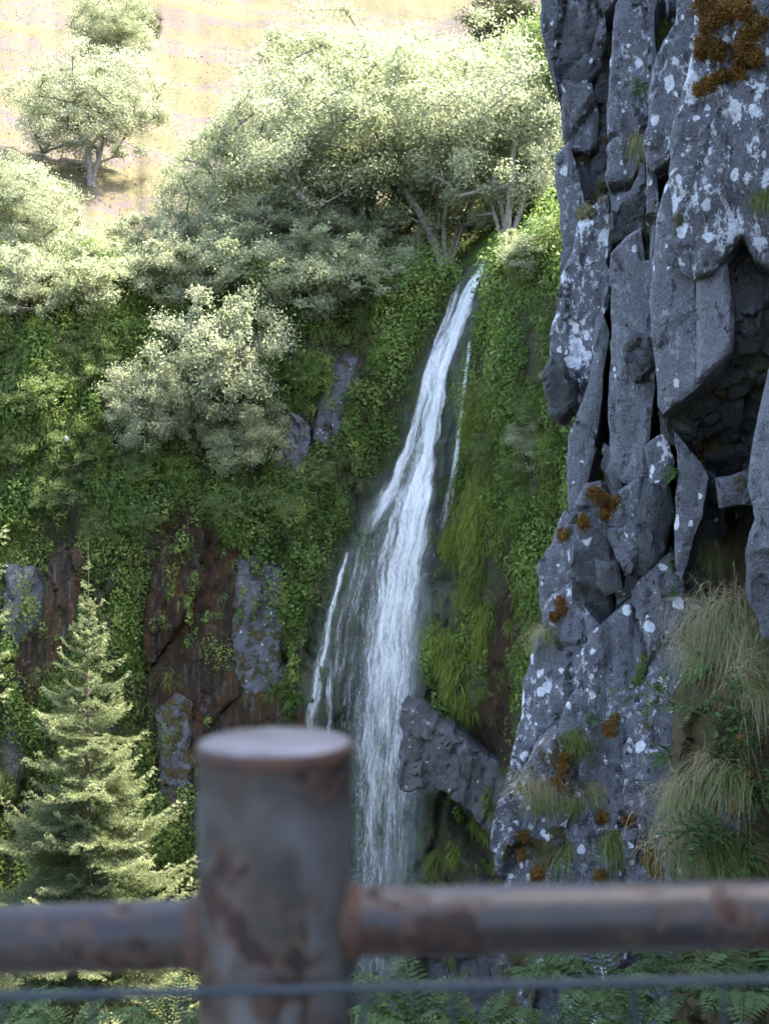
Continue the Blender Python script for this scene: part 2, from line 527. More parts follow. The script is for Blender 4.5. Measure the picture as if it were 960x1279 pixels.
RUST = [[(205, 645), (262, 636), (300, 690), (296, 800), (350, 900), (390, 880), (380, 1010), (240, 1050), (185, 1000), (172, 850), (182, 740)],
        [(58, 690), (104, 690), (96, 770), (60, 870), (18, 880), (15, 800)], [(-60, 760), (10, 780), (10, 900), (-60, 900)],
        [(630, 690), (655, 740), (645, 960), (600, 930), (560, 905), (610, 870)], [(400, 470), (430, 430), (470, 440), (440, 520), (400, 570), (380, 560)]]
GREY = [[(8, 706), (50, 712), (58, 765), (30, 800), (2, 810)], [(288, 704), (318, 698), (352, 712), (358, 790), (345, 860), (300, 858), (286, 770)],
        [(345, 520), (388, 536), (380, 592), (342, 585)], [(402, 486), (432, 448), (458, 455), (436, 506), (412, 552), (392, 545)],
        [(195, 900), (245, 880), (250, 1050), (195, 1010)], [(505, 890), (560, 918), (605, 945), (640, 960), (640, 1130), (622, 1105), (610, 1050), (560, 990), (500, 985)],
        [(640, 610), (668, 620), (672, 660), (648, 650)], [(470, 1105), (640, 1105), (640, 1300), (440, 1300)], [(0, 880), (28, 900), (30, 980), (0, 980)]]
SPARSE = RUST + GREY
fx = GP + 22 * fbm(np.stack([GX * .6, GX * 0, GZ * .6], -1), 3, 41)
fy = GPY + 26 * fbm(np.stack([GX * .6, GX * 0, GZ * .6], -1), 3, 43)
def soft(polys):
    m = np.zeros(GP.shape)
    for pl in polys: m = np.maximum(m, inpoly(fx, fy, pl).astype(float))
    for _ in range(2):
        m[1:-1, 1:-1] = (m[1:-1, 1:-1] * 2 + m[:-2, 1:-1] + m[2:, 1:-1] + m[1:-1, :-2] + m[1:-1, 2:]) / 6
    return m
a_rust, a_grey = soft(RUST), soft(GREY)
hw = np.interp(GPY, [300, 400, 560, 660, 760, 1300], [10, 26, 50, 75, 88, 62])
ctr = water_px(GPY) + np.interp(GPY, [300, 440, 560, 680, 900, 1300], [0, 4, 14, -8, -12, 0])
a_wet = 1 - smooth(np.abs(GP - ctr), hw * .75, hw * 1.1)
wall_me = mesh_arrays('gorge_wall', np.stack([GX, GY, GZ], -1).reshape(-1, 3), grid_faces(NZ, NPX), M_WALL, True,
                      {'rust': a_rust, 'grey': a_grey, 'wet': a_wet})
gorge_wall = setting('gorge_wall', wall_me)
# normals of the wall grid (towards the camera)
co = np.stack([GX, GY, GZ], -1)
dU = np.gradient(co, axis=1); dV = np.gradient(co, axis=0)
GN = unit(np.cross(dU, dV))
GN[GN[..., 1] > 0] *= -1

def wall_at(px, z):
    """position and normal on the wall, arrays"""
    u = np.clip((px - gpx[0]) / (gpx[1] - gpx[0]), 0, NPX - 1.001); v = np.clip((z - gz[0]) / (gz[1] - gz[0]), 0, NZ - 1.001)
    i = u.astype(int); j = v.astype(int); a = (u - i)[:, None]; b = (v - j)[:, None]
    f = lambda A: (A[j, i] * (1 - a) + A[j, i + 1] * a) * (1 - b) + (A[j + 1, i] * (1 - a) + A[j + 1, i + 1] * a) * b
    return f(co), unit(f(GN))
def wall_pix(px, py):
    px = np.atleast_1d(np.asarray(px, float)); py = np.atleast_1d(np.asarray(py, float))
    z = (CY - py) / FPX * 41
    for _ in range(6):
        p, n = wall_at(px, z)
        z = .4 * z + .6 * (CY - py) / FPX * p[:, 1]
    return wall_at(px, z)

# hillside: goes on from the wall's top edge
HPX, HR = 260, 190
hpx = np.linspace(-520, 900, HPX)
hr = np.concatenate([np.linspace(0, 30, 80), np.linspace(30, 230, HR - 80 + 1)[1:]])
ytop = np.interp(hpx, gpx, GY[-1])
def hill_z(px, r, Y):
    X = (px - CX) / FPX * Y
    q = np.stack([X, Y, X * 0], -1)
    rise = np.interp(r, [0, 3, 10, 40, 230], [0, .5, 4.2, 21.5, 132])
    rise = rise + (px - 350) / 350. * np.interp(r, [0, 8, 30, 230], [0, -.3, -1.2, -6])
    return ZTOP - .05 + rise + np.minimum(r / 8, 1) * (fbm(q * .08, 3, 77) * 1.8 + fbm(q * .5, 3, 78) * .35)
HPg, HRg = np.meshgrid(hpx, hr)
HY = ytop[None, :] + HRg
HZ = hill_z(HPg, HRg, HY)
HZ[0] = ZTOP
HX = (HPg - CX) / FPX * HY
hill_me = mesh_arrays('hillside', np.stack([HX, HY, HZ], -1).reshape(-1, 3), grid_faces(HR, HPX), M_HILL, True)
hillside = setting('hillside', hill_me)
def hill_point(px, Y):
    yt = np.interp(px, gpx, GY[-1])
    r = np.maximum(Y - yt, 0)
    z = hill_z(np.atleast_1d(np.asarray(px, float)), np.atleast_1d(np.asarray(r, float)), np.atleast_1d(np.asarray(Y, float)))
    return np.stack([(np.atleast_1d(px) - CX) / FPX * Y, np.atleast_1d(Y), z], -1)

# gorge floor falling away from the viewing platform
fr = np.linspace(1.3, 46, 60); fpx = np.linspace(-1400, 1600, 90)
FP, FR = np.meshgrid(fpx, fr)
FX = (FP - CX) / FPX * np.maximum(FR, 6)
FZ = -1.75 - .47 * FR + .35 * fbm(np.stack([FX * .4, FR * .4, FX * 0], -1), 3, 5)
setting('gorge_floor', mesh_arrays('gorge_floor', np.stack([FX, FR, FZ], -1).reshape(-1, 3), grid_faces(60, 90), M_SOIL, True))
pv = np.array([(x, y, z) for z in (-1.6, -1.3) for (x, y) in ((-4, -4), (4, -4), (4, 1.5), (-4, 1.5))], float)
pf = np.array([(3, 2, 1, 0), (4, 5, 6, 7), (0, 1, 5, 4), (1, 2, 6, 5), (2, 3, 7, 6), (3, 0, 4, 7)])
setting('viewing_platform', mesh_arrays('viewing_platform', pv, pf, M_CONC))

# ------------------------------------------------------------------ near basalt cliff: a body and its broken column blocks
plan = np.array([(7.5, 21.5), (4.6, 20.2), (3.35, 18.0), (3.35, 15.6), (3.75, 13.6), (4.15, 11.6), (4.5, 9.), (4.7, 6.), (5.0, 2.), (5.4, -5.)])
seglen = np.concatenate([[0], np.cumsum(np.linalg.norm(np.diff(plan, axis=0), axis=1))])
ns, nz_ = 150, 110
ss = np.linspace(0, seglen[-1], ns); zz = np.linspace(-9, 10.5, nz_)
SS, ZZ = np.meshgrid(ss, zz)
BX = np.interp(SS, seglen, plan[:, 0]); BY = np.interp(SS, seglen, plan[:, 1])
q = np.stack([BX, BY, ZZ], -1)
h, e = facets((q * np.array([1.1, 1.1, .45])).reshape(-1, 3), 61, .8)
off = h.reshape(BX.shape) * .5 + fbm(q * 1.7, 3, 62) * .15
BX = BX + off * .8 + np.interp(ZZ, [-9, -2, 10], [-.5, 0, .35]); BY = BY + off * .25
rock_cliff = setting('rock_cliff', mesh_arrays('rock_cliff', np.stack([BX, BY, ZZ], -1).reshape(-1, 3), grid_faces(nz_, ns), M_ROCK, True))
rock_cliff['lichen'] = .3; rock_cliff['moss'] = .45; rock_cliff['dark'] = .35
CLIFF = [rock_cliff]

def rock_block(poly, D, yaw, pitch=0., thick=1.6, lichen=.5, moss=.3, dark=0., rough=1., pale=0., res=.05, seed=0, chamf=.05, cracks=(), grow=.055, mat=None, parent=None):
    poly = [(float(a), float(b)) for a, b in poly]
    cx = sum(a for a, b in poly) / len(poly); cy = sum(b for a, b in poly) / len(poly)
    P0 = P(cx, cy, D)
    ya, pi_ = math.radians(yaw), math.radians(pitch)
    n = Vector((-math.sin(-ya) if False else math.sin(ya), -math.cos(ya), 0)) * math.cos(pi_) + Vector((0, 0, math.sin(pi_)))
    e1 = Vector((-n.y, n.x, 0)).normalized()
    if e1.x < 0: e1 = -e1
    e2 = n.cross(e1)
    if e2.z < 0: e2 = -e2
    uv = []
    for a, b in poly:
        d = P(a, b, 1.0)
        t = n.dot(P0) / n.dot(d)
        w = d * t - P0
        uv.append((w.dot(e1), w.dot(e2)))
    uv = np.array(uv)
    uv = uv + unit(uv - uv.mean(0)) * grow
    # resample the outline, a little ragged
    ring = []
    for i in range(len(uv)):
        a, b = uv[i], uv[(i + 1) % len(uv)]
        L = np.linalg.norm(b - a); k = max(1, int(round(L / res)))
        for s in range(k): ring.append(a + (b - a) * s / k)
    ring = np.array(ring)
    rp = np.stack([ring[:, 0] * 3 + seed * 7.1, ring[:, 1] * 3, np.zeros(len(ring))], -1)
    ring = ring + np.stack([fbm(rp, 3, 100 + seed), fbm(rp + 31, 3, 101 + seed)], -1) * .055 * min(rough, 1.3) * res / .05
    lo, hi = ring.min(0), ring.max(0)
    gx, gy = np.meshgrid(np.arange(lo[0], hi[0], res), np.arange(lo[1], hi[1], res))
    pts = np.stack([gx.ravel(), gy.ravel()], -1) + rng.uniform(-.3, .3, (gx.size, 2)) * res
    pts = pts[inpoly(pts[:, 0], pts[:, 1], ring)]
    if len(pts):
        dmin = np.min(np.linalg.norm(pts[:, None, :] - ring[None], axis=2), axis=1)
        pts, dmin = pts[dmin > .6 * res], dmin[dmin > .6 * res]
    else: dmin = np.zeros(0)
    allp = np.concatenate([ring, pts]); dist = np.concatenate([np.zeros(len(ring)), dmin])
    nr = len(ring)
    vo, eo, fo, ov, _, _ = geometry.delaunay_2d_cdt([Vector(p) for p in allp], [(i, (i + 1) % nr) for i in range(nr)], [], 1, 1e-5)
    vo = np.array([tuple(v) for v in vo])
    orig = [o[0] if o else 0 for o in ov]
    back = {}
    for new, o in enumerate(ov):
        for k in o: back[k] = new
    dd = dist[orig]
    nv, v1, v2, p0 = np.array(n), np.array(e1), np.array(e2), np.array(P0)
    W = p0 + vo[:, :1] * v1 + vo[:, 1:2] * v2
    def relief(W):
        h, e = facets(W * np.array([1.5, 1.5, .62]) + seed, 200 + seed, .9)
        h2, e2_ = facets(W * np.array([4.2, 4.2, 2.0]) + seed, 300 + seed, .9)
        r = .15 * h + .055 * h2 + .06 * fbm(W * np.array([1.2, 1.2, .6]), 4, 7 + seed) + .035 * fbm(W * 7, 3, 8)
        r -= .05 * np.exp(-(e / .05) ** 2) + .015 * np.exp(-(e2_ / .08) ** 2)
        return r * rough
    disp = relief(W)
    ch = chamf * (.4 + 1.1 * vnoise(W * 2.3 + seed, 55))
    disp = disp - ch * np.clip(1 - dd / ch, 0, 1) ** 2
    for (xa, ya_, xb, yb, wd) in cracks:           # joints cut into the face, given along the block's own outline frame
        qa = []
        for a, b in ((xa, ya_), (xb, yb)):
            d = P(a, b, 1.0); t = n.dot(P0) / n.dot(d); w = d * t - P0
            qa.append((w.dot(e1), w.dot(e2)))
        A, B = np.array(qa[0]), np.array(qa[1])
        t = np.clip(((vo - A) @ (B - A)) / ((B - A) @ (B - A)), 0, 1)
        dl = np.linalg.norm(vo - (A + t[:, None] * (B - A)) + .04 * fbm(np.stack([vo[:, 0] * 4, vo[:, 1] * 4, vo[:, 0] * 0], -1), 2, 9)[:, None], axis=1)
        disp = disp - wd * np.exp(-(dl / (res * .8)) ** 2)
    V = W + nv * disp[:, None]
    faces = [tuple(f) for f in fo]
    # side walls run back horizontally, away from the viewer
    b = Vector((P0.x, P0.y, 0)).normalized()
    b = np.array(b + e1 * .06)
    K = 7
    rim = [back[i] for i in range(nr)]
    rows = [rim]
    VV = [V]; base = len(V)
    cen = V[rim].mean(0)
    for k in range(1, K + 1):
        dpt = thick * (k / K) ** 1.4
        S = V[rim] + b * dpt
        out = S - cen; out = out - np.outer(out @ b, b)
        S = S + unit(out) * (relief(S) * .18 * min(1, k / 2))[:, None]
        VV.append(S); rows.append(list(range(base, base + nr))); base += nr
    V = np.concatenate(VV)
    sg = np.sign(np.sum([(uv[i][0] * uv[(i + 1) % len(uv)][1] - uv[(i + 1) % len(uv)][0] * uv[i][1]) for i in range(len(uv))]))
    for k in range(K):
        for i in range(nr):
            j = (i + 1) % nr
            f = (rows[k][i], rows[k + 1][i], rows[k + 1][j], rows[k][j])
            faces.append(f if sg > 0 else f[::-1])
    me = mesh_arrays('rock_block', V, faces, mat or M_ROCK, True)
    me.update()
    # face normals of the front must look at the viewer
    f0 = me.polygons[0].normal
    if f0.dot(n) < 0: me.flip_normals()
    me.set_sharp_from_angle(angle=math.radians(40))
    o = link('rock_block', me, parent or rock_cliff)
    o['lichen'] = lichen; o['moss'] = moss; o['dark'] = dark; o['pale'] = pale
    if parent is None: CLIFF.append(o)
    return o

B = [
 # poly, depth, yaw (negative looks left), pitch (negative overhangs), thick, lichen, moss, dark (rock tone plus painted shade of undersides and recesses), rough
 ([(676,-30),(772,-30),(770,8),(752,24),(752,46),(745,75),(735,95),(724,112),(716,108),(706,132),(698,96),(690,64),(680,36)], 16.2, -15, -12, 2.2, .35, .25, .35, 1.5),
 ([(700,98),(716,106),(735,108),(741,140),(742,178),(733,186),(722,182),(706,185),(703,160),(700,130)], 16.3, -20, -8, 2., .35, .2, .1, 1.),
 ([(742,70),(768,30),(770,130),(764,200),(758,245),(736,262),(728,250),(731,200),(741,182),(741,120)], 16.6, 10, -6, 1.5, .2, .5, .3, 1.3),
 ([(705,180),(714,202),(722,255),(719,300),(712,322),(702,346),(699,300),(696,252),(689,222),(691,196)], 16.0, -35, -4, 2., .45, .15, .0, .8),
 ([(712,205),(732,190),(736,255),(724,290),(716,262)], 16.7, 15, 0, 1.2, .1, .5, .5, 1.2),
 ([(764,8),(776,-30),(822,-30),(814,58),(818,112),(802,150),(788,212),(777,262),(769,292),(767,342),(760,382),(752,392),(757,330),(758,200),(760,100)], 14.6, -28, -3, 2., .55, .35, .05, 1.),
 ([(722,284),(735,268),(757,240),(762,300),(764,350),(752,386),(745,425),(735,452),(731,500),(722,522),(714,506),(716,474),(706,478),(697,520),(689,510),(682,466),(690,405),(700,345),(712,320)], 15.2, -20, -2, 2., 1.0, .15, .05, .9),
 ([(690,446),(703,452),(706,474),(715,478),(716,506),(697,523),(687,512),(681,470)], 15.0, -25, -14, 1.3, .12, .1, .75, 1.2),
 ([(744,402),(752,394),(759,420),(757,442),(751,470),(748,500),(742,540),(735,576),(728,612),(716,642),(707,640),(708,600),(709,540),(722,520),(734,480),(740,450)], 14.7, -30, 1, 2., .15, .12, .0, .4, .3),
 ([(764,322),(780,300),(797,288),(802,330),(816,328),(819,430),(811,480),(808,540),(807,592),(790,602),(772,596),(759,576),(759,520),(764,450),(761,400)], 13.9, -30, 0, 2., .25, .12, .0, .4, .4),
 ([(768,272),(790,240),(806,205),(812,320),(816,335),(798,345),(795,296),(775,305),(768,330)], 14.3, 5, -25, 1., .2, .5, .45, 1.2),
 ([(782,446),(790,426),(816,428),(817,455),(808,473),(795,473),(787,461)], 13.6, -10, -22, 1., .05, .3, .7, 1.1),
 ([(842,-30),(870,-30),(866,60),(851,130),(843,166),(834,190),(815,204),(806,196),(804,180),(808,150),(812,110),(818,75),(834,30)], 12.3, -38, -4, 1.7, .75, .25, .0, .6),
 ([(866,-30),(1000,-30),(1000,352),(962,334),(940,312),(922,286),(905,310),(890,335),(868,342),(850,330),(843,290),(842,215),(842,168),(850,130),(865,60)], 11.0, -22, -5, 1.8, .97, .35, .0, .8),
 ([(806,204),(816,212),(820,260),(816,305),(812,420),(806,330)], 12.6, -35, 0, 1.4, .6, .4, .1, .8),
 ([(829,236),(844,212),(852,326),(872,334),(872,470),(864,480),(850,492),(836,502),(827,510),(821,500),(818,430),(815,380),(817,318),(819,280)], 11.5, -30, -2, 1.9, .35, .1, .0, .25, .35),
 ([(871,334),(906,332),(911,400),(909,430),(896,450),(881,464),(871,471)], 11.25, -14, -2, 1.9, .05, .0, .0, .15, .9),
 ([(903,332),(922,284),(946,296),(1000,332),(1000,384),(952,380),(936,400),(926,412),(910,408)], 11.7, -18, -10, 1.5, .08, .05, .05, .4, .4),
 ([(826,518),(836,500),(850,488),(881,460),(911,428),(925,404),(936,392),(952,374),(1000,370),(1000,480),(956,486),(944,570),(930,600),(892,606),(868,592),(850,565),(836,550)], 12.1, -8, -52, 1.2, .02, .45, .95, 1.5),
 ([(1000,446),(956,468),(946,520),(940,570),(938,602),(943,640),(936,660),(932,678),(952,684),(1000,670)], 10.3, -25, 2, 1.5, .12, .1, .0, .3, .4),
 ([(843,545),(858,565),(872,588),(878,602),(871,640),(862,662),(855,690),(846,716),(840,700),(844,650),(846,600)], 12.0, -30, 2, 1.5, .15, .3, .1, .7),
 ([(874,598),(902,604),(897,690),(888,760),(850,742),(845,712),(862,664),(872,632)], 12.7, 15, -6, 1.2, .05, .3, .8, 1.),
 ([(901,600),(930,592),(942,574),(940,625),(932,623),(920,622),(903,630)], 11.4, -15, 5, 1.2, .1, .35, .1, .6),
 ([(757,660),(771,620),(800,598),(810,640),(801,680),(790,702),(776,708),(767,682)], 12.9, -32, 8, 1.5, .35, .35, .0, .8),
 ([(806,560),(824,545),(834,575),(828,602),(812,600)], 12.6, -25, 0, 1.3, .95, .4, .0, .8),
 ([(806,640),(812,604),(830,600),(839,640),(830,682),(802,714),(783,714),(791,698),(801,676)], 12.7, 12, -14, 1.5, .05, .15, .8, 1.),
 ([(716,642),(728,612),(748,604),(752,640),(758,660),(767,690),(773,712),(771,733),(757,739),(750,731),(735,726),(722,722),(715,700),(711,668)], 13.2, -10, -10, 1.6, .2, .35, .35, 1.1),
 ([(747,704),(769,708),(773,735),(757,740),(751,728)], 12.95, -5, -12, .8, .05, .1, .35, .6),
 ([(700,640),(709,650),(713,690),(716,716),(702,735),(690,752),(677,766),(673,750),(674,708),(685,685),(692,658)], 14.2, -38, 4, 1.8, .32, .2, .1, .45),
 ([(716,724),(735,726),(753,732),(758,742),(761,762),(756,792),(744,782),(728,758),(720,744)], 13.6, 5, -20, 1., .02, .3, .65, .7),
 ([(674,768),(690,750),(705,738),(716,714),(721,735),(728,756),(731,800),(722,862),(702,902),(692,935),(672,962),(650,995),(638,1000),(640,938),(651,892),(656,850),(675,800)], 13.7, -32, 10, 1.8, .9, .3, .0, 1.),
 ([(726,758),(746,788),(770,764),(790,740),(815,708),(836,690),(846,718),(852,742),(872,762),(877,800),(862,840),(842,880),(846,960),(852,1000),(842,1060),(850,1300),(700,1300),(640,1300),(640,1010),(692,930),(722,860),(729,800)], 12.6, -26, 12, 1.8, .55, .3, .0, 1.),
 ([(636,996),(660,958),(692,930),(702,1000),(684,1110),(660,1310),(620,1310),(622,1060),(630,1012)], 12.6, -34, 8, 1.8, .8, .55, .05, 1.2),
 ([(936,690),(1000,676),(1000,806),(952,794),(941,742)], 10.4, -12, -6, 1.2, .08, .2, .2, .7),
 ([(840,880),(862,838),(878,798),(884,742),(940,735),(952,790),(1000,790),(1000,1310),(846,1310),(842,1060),(851,1000),(846,960)], 11.2, -24, 20, 1.5, .35, .85, .3, 1.5),
]
CRK = {15: [(858, 250, 858, 480, .03)], 9: [(764, 400, 764, 560, .05)], 13: [(843, 170, 900, 330, .0)], 31: [(760, 780, 752, 960, .06), (790, 760, 785, 860, .05), (700, 930, 850, 1010, .05), (745, 890, 740, 1060, .06)],
       30: [(700, 770, 680, 900, .05)], 17: [(920, 360, 960, 330, .04)], 26: [(752, 660, 772, 710, .05), (725, 640, 748, 632, .04)]}
for i, b in enumerate(B):
    rock_block(*b, seed=i, cracks=CRK.get(i, ()))

# bare rock faces of the gorge wall: grey slabs and rust-stained slabs, and the jutting ledge beside the fall
def rust_rock():
    N = NT('rust_stained_rock')
    p = N.pos()
    vert = N.scaled(p, (2.6, 2.6, .16)); v2 = N.scaled(p, (6., 6., .5))
    c = N.mix(N.ramp(N.noise(vert, 1.2, 6, .65), .38, .62), (.058, .026, .004), (.018, .011, .005))
    c = N.mix(N.math('MULTIPLY', N.ramp(N.noise(v2, 1.3, 5, .65), .53, .64), .7), c, (.085, .078, .076))
    c = N.mix(N.ramp(N.noise(p, 1.7, 5, .7), .60, .66), c, (.055, .075, .018))
    h = N.math('ADD', N.noise(p, 4, 7, .75), N.math('MULTIPLY', N.noise(v2, 1., 5, .7), .6))
    pb = N.n('BsdfPrincipled', {'Base Color': c, 'Roughness': .6, 'Specular IOR Level': .35, 'Normal': N.bump(h, 1., .25)})
    return N.finish(pb.outputs[0])
M_RUST = rust_rock()
def wall_slab(poly, yaw, pitch, out, mat=None, pale=.3, moss=.25, dark=0., seed=0, rough=1.0):
    pts = np.array(poly, float)
    w, _ = wall_pix(np.append(pts[:, 0], pts[:, 0].mean()), np.append(pts[:, 1], pts[:, 1].mean()))
    D = float(w[:, 1].mean() * .5 + w[:, 1].min() * .5) - out
    rock_block(poly, D, yaw, pitch, 2.2, .12, moss, dark, rough, pale, .10, seed, .12, (), .05, mat, gorge_wall)
wall_slab([(500,884),(522,893),(560,916),(600,942),(642,962),(646,1110),(624,1108),(612,1052),(588,1018),(562,990),(500,986)], -8, -10, -.05, None, .1, .3, .15, 51, 1.4)
wall_slab([(8,706),(40,708),(56,735),(54,768),(28,806),(4,808)], 12, 4, .05, None, 0., .35, .35, 52)
wall_slab([(288,704),(318,698),(352,712),(362,760),(352,800),(346,862),(318,872),(298,850),(286,770)], 6, 5, .0, None, 0., .5, .28, 53)
wall_slab([(346,520),(366,516),(386,534),(380,590),(360,600),(340,580)], -5, 6, .0, None, 0., .5, .25, 54)
wall_slab([(402,490),(420,456),(440,446),(460,458),(438,506),(425,540),(405,556),(390,545)], -8, 8, .0, None, 0., .5, .25, 55)
wall_slab([(205,648),(230,636),(262,642),(250,700),(216,790),(184,836),(178,790),(186,750)], 5, 4, .05, M_RUST, seed=56)
wall_slab([(180,850),(216,798),(262,716),(296,702),(288,800),(300,868),(262,902),(240,1010),(192,1000)], -4, 4, .05, M_RUST, seed=57)
wall_slab([(302,864),(350,868),(388,884),(382,1020),(252,1046),(264,904)], -6, 5, .05, M_RUST, seed=58)
wall_slab([(62,695),(84,684),(108,692),(96,770),(62,870),(20,882),(18,822),(52,776)], 8, 4, .05, M_RUST, seed=59)
wall_slab([(196,890),(222,868),(238,880),(240,960),(232,1030),(204,1020)], 4, 3, .2, None, 0., .62, .35, 60)

# one ray-cast tree for everything that grows on the near cliff
def bvh_of(objs):
    V = []; F = []; off = 0
    for o in objs:
        me = o.data
        c = np.empty(len(me.vertices) * 3); me.vertices.foreach_get('co', c)
        V.extend(map(tuple, c.reshape(-1, 3)))
        F.extend(tuple(v + off for v in p.vertices) for p in me.polygons); off += len(me.vertices)
    return BVHTree.FromPolygons(V, F)
BVH = bvh_of(CLIFF)
def hit(px, py):
    d = P(px, py, 1.0).normalized()
    loc, nrm, idx, dist = BVH.ray_cast(Vector((0, 0, 0)), d)
    if loc is None: return None
    if nrm.dot(d) > 0: nrm = -nrm
    return loc, nrm

# ------------------------------------------------------------------ waterfall
def water_sheet(name, rows, dens, parent, off=.14, nu=14, step=9, fall_from=1e9, seed=0):
    rows = np.array(rows, float)
    py = np.arange(rows[0, 0], rows[-1, 0] + .1, step)
    L = np.interp(py, rows[:, 0], rows[:, 1]); R = np.interp(py, rows[:, 0], rows[:, 2])
    wob = fbm(np.stack([py * .03, py * 0 + seed, py * 0], -1), 3, 71) * 2.5
    u = np.linspace(0, 1, nu)
    k_ = np.clip((R - L) / 30, .25, 1)
    wl = fbm(np.stack([py * .05, py * 0 + seed, py * 0 + 3], -1), 4, 73) * 5 * k_; wr = fbm(np.stack([py * .05, py * 0 + seed, py * 0 + 8], -1), 4, 74) * 5 * k_
    PX = (L + wob + wl)[:, None] * (1 - u) + (R + wob * .6 + wr)[:, None] * u
    PY = np.repeat(py[:, None], nu, 1)
    pos, nr_ = wall_pix(PX.ravel(), PY.ravel())
    Yd = pos[:, 1].reshape(PX.shape)
    Yd = (Yd + np.roll(Yd, 1, 1) + np.roll(Yd, -1, 1)) / 3 if nu > 3 else Yd
    Yc = np.minimum.accumulate(Yd - off, axis=0)
    k = smooth(PY, fall_from - 40, fall_from + 60)
    Yd = np.where(k > 0, np.minimum(Yc, Yd - off), Yd - off)
    # smooth along the fall
    for _ in range(6):
        Yd[1:-1] = (Yd[:-2] + Yd[1:-1] * 2 + Yd[2:]) / 4
    Yd = Yd - .10 * fbm(np.stack([PX * .12, PY * .015, PX * 0 + seed], -1), 3, 72)
    V = np.stack([(PX - CX) / FPX * Yd, Yd, (CY - PY) / FPX * Yd], -1)
    wid = (R - L) / FPX * 42
    fu = (u[None] - .5) * wid[:, None] + seed * 13.7
    fv = np.concatenate([[0], np.cumsum(np.linalg.norm(np.diff(V.mean(1), axis=0), axis=1))])
    flow = np.stack([fu, np.repeat(fv[:, None], nu, 1), np.full(PX.shape, seed * 3.1)], -1)
    dr = np.array(dens, float)
    dn = np.interp(py, dr[:, 0], dr[:, 1])[:, None] * np.ones(nu)
    edge = np.minimum(u, 1 - u) * 2
    dn = dn * (.05 + .95 * smooth(edge, 0, .62))[None]
    dn[0] *= .8
    me = mesh_arrays(name, V.reshape(-1, 3), grid_faces(len(py), nu), M_WATER, True, {'dens': dn}, {'flow': flow})
    return link(name, me, parent)

fall = link('waterfall', None, None, (0, 0, 0))
fall['kind'] = 'structure'
MAIN = [(328,601,606),(342,589,604),(360,574,599),(390,559,593),(430,541,580),(470,527,568),(520,513,561),(560,503,556),(600,489,554),(650,468,550),(700,452,548),(760,442,544),(830,430,538),(900,424,537),(960,420,540),(1050,420,538),(1150,424,532),(1300,426,530)]
CORE = [(332,602,606),(348,588,602),(390,568,588),(470,542,560),(560,522,543),(610,503,546),(660,486,544),(760,460,532),(880,442,526),(1000,434,526),(1150,440,515),(1300,442,512)]
water_sheet('water_sheet', MAIN, [(328,.5),(345,.84),(560,.70),(650,.66),(800,.61),(950,.57),(1050,.50),(1300,.44)], fall, .16, 18, 8, 660, 1)
water_sheet('water_sheet', CORE, [(332,.6),(345,.95),(560,.88),(700,.86),(850,.70),(960,.58),(1080,.46),(1300,.38)], fall, .30, 14, 8, 640, 2)
water_sheet('water_sheet', [(a, b + 4, c - 2) for a, b, c in MAIN if a >= 600], [(600,.3),(700,.46),(900,.50),(1000,.48),(1300,.42)], fall, .62, 16, 9, 600, 3)
water_sheet('side_stream', [(345,570,584),(400,549,564),(450,531,548),(500,518,533),(540,508,525),(580,490,516),(620,468,498),(645,453,484),(668,444,470)], [(345,.25),(370,.7),(450,.78),(560,.8),(640,.75),(668,.4)], fall, .2, 10, 8, 1e9, 4)
water_sheet('side_stream', [(600,470,510),(650,444,496),(700,424,486),(760,406,476),(850,388,462),(950,374,454)], [(600,.44),(700,.47),(850,.44),(950,.42)], fall, .16, 14, 9, 1e9, 5)
water_sheet('side_stream', [(690,430,437),(720,420,430),(760,406,419),(800,398,414),(850,387,405),(900,378,398),(950,373,395)], [(690,.55),(710,.8),(760,.7),(850,.66),(950,.6)], fall, .2, 6, 8, 1e9, 6)
water_sheet('side_stream', [(425,583,590),(500,573,581),(560,567,577),(620,550,573),(690,540,560)], [(425,.75),(560,.85),(620,.75),(690,.45)], fall, .15, 5, 8, 1e9, 7)
water_sheet('side_stream', [(820,408,418),(880,404,416),(960,404,416)], [(820,.4),(850,.62),(960,.58)], fall, .18, 4, 8, 1e9, 8)
# single drops and short threads torn off the fall
n = 4500
py = rng.uniform(0, 1, n) ** .7 * 620 + 640
tb = np.array(MAIN)
Lp = np.interp(py, tb[:, 0], tb[:, 1]); Rp = np.interp(py, tb[:, 0], tb[:, 2])
px = Lp + (Rp - Lp) * (rng.beta(2.4, 2.4, n) * 1.1 - .05)
pw, _ = wall_pix(px, np.minimum(py, 660 + 0 * py))
Yd = pw[:, 1] - rng.uniform(.2, 1.2, n)
pos = np.stack([(px - CX) / FPX * Yd, Yd, (CY - py) / FPX * Yd], -1)
V, Fq = leaves(pos, np.stack([rng.normal(0, .4, n), -np.ones(n), rng.normal(0, .2, n)], -1), np.stack([rng.normal(0, .03, n), rng.normal(0, .03, n), -np.ones(n)], -1), rng.uniform(.04, .20, n), rng.uniform(.005, .012, n))
spray = link('spray', mesh_arrays('spray', V, Fq, M_SPRAY), fall); spray['kind'] = 'stuff'

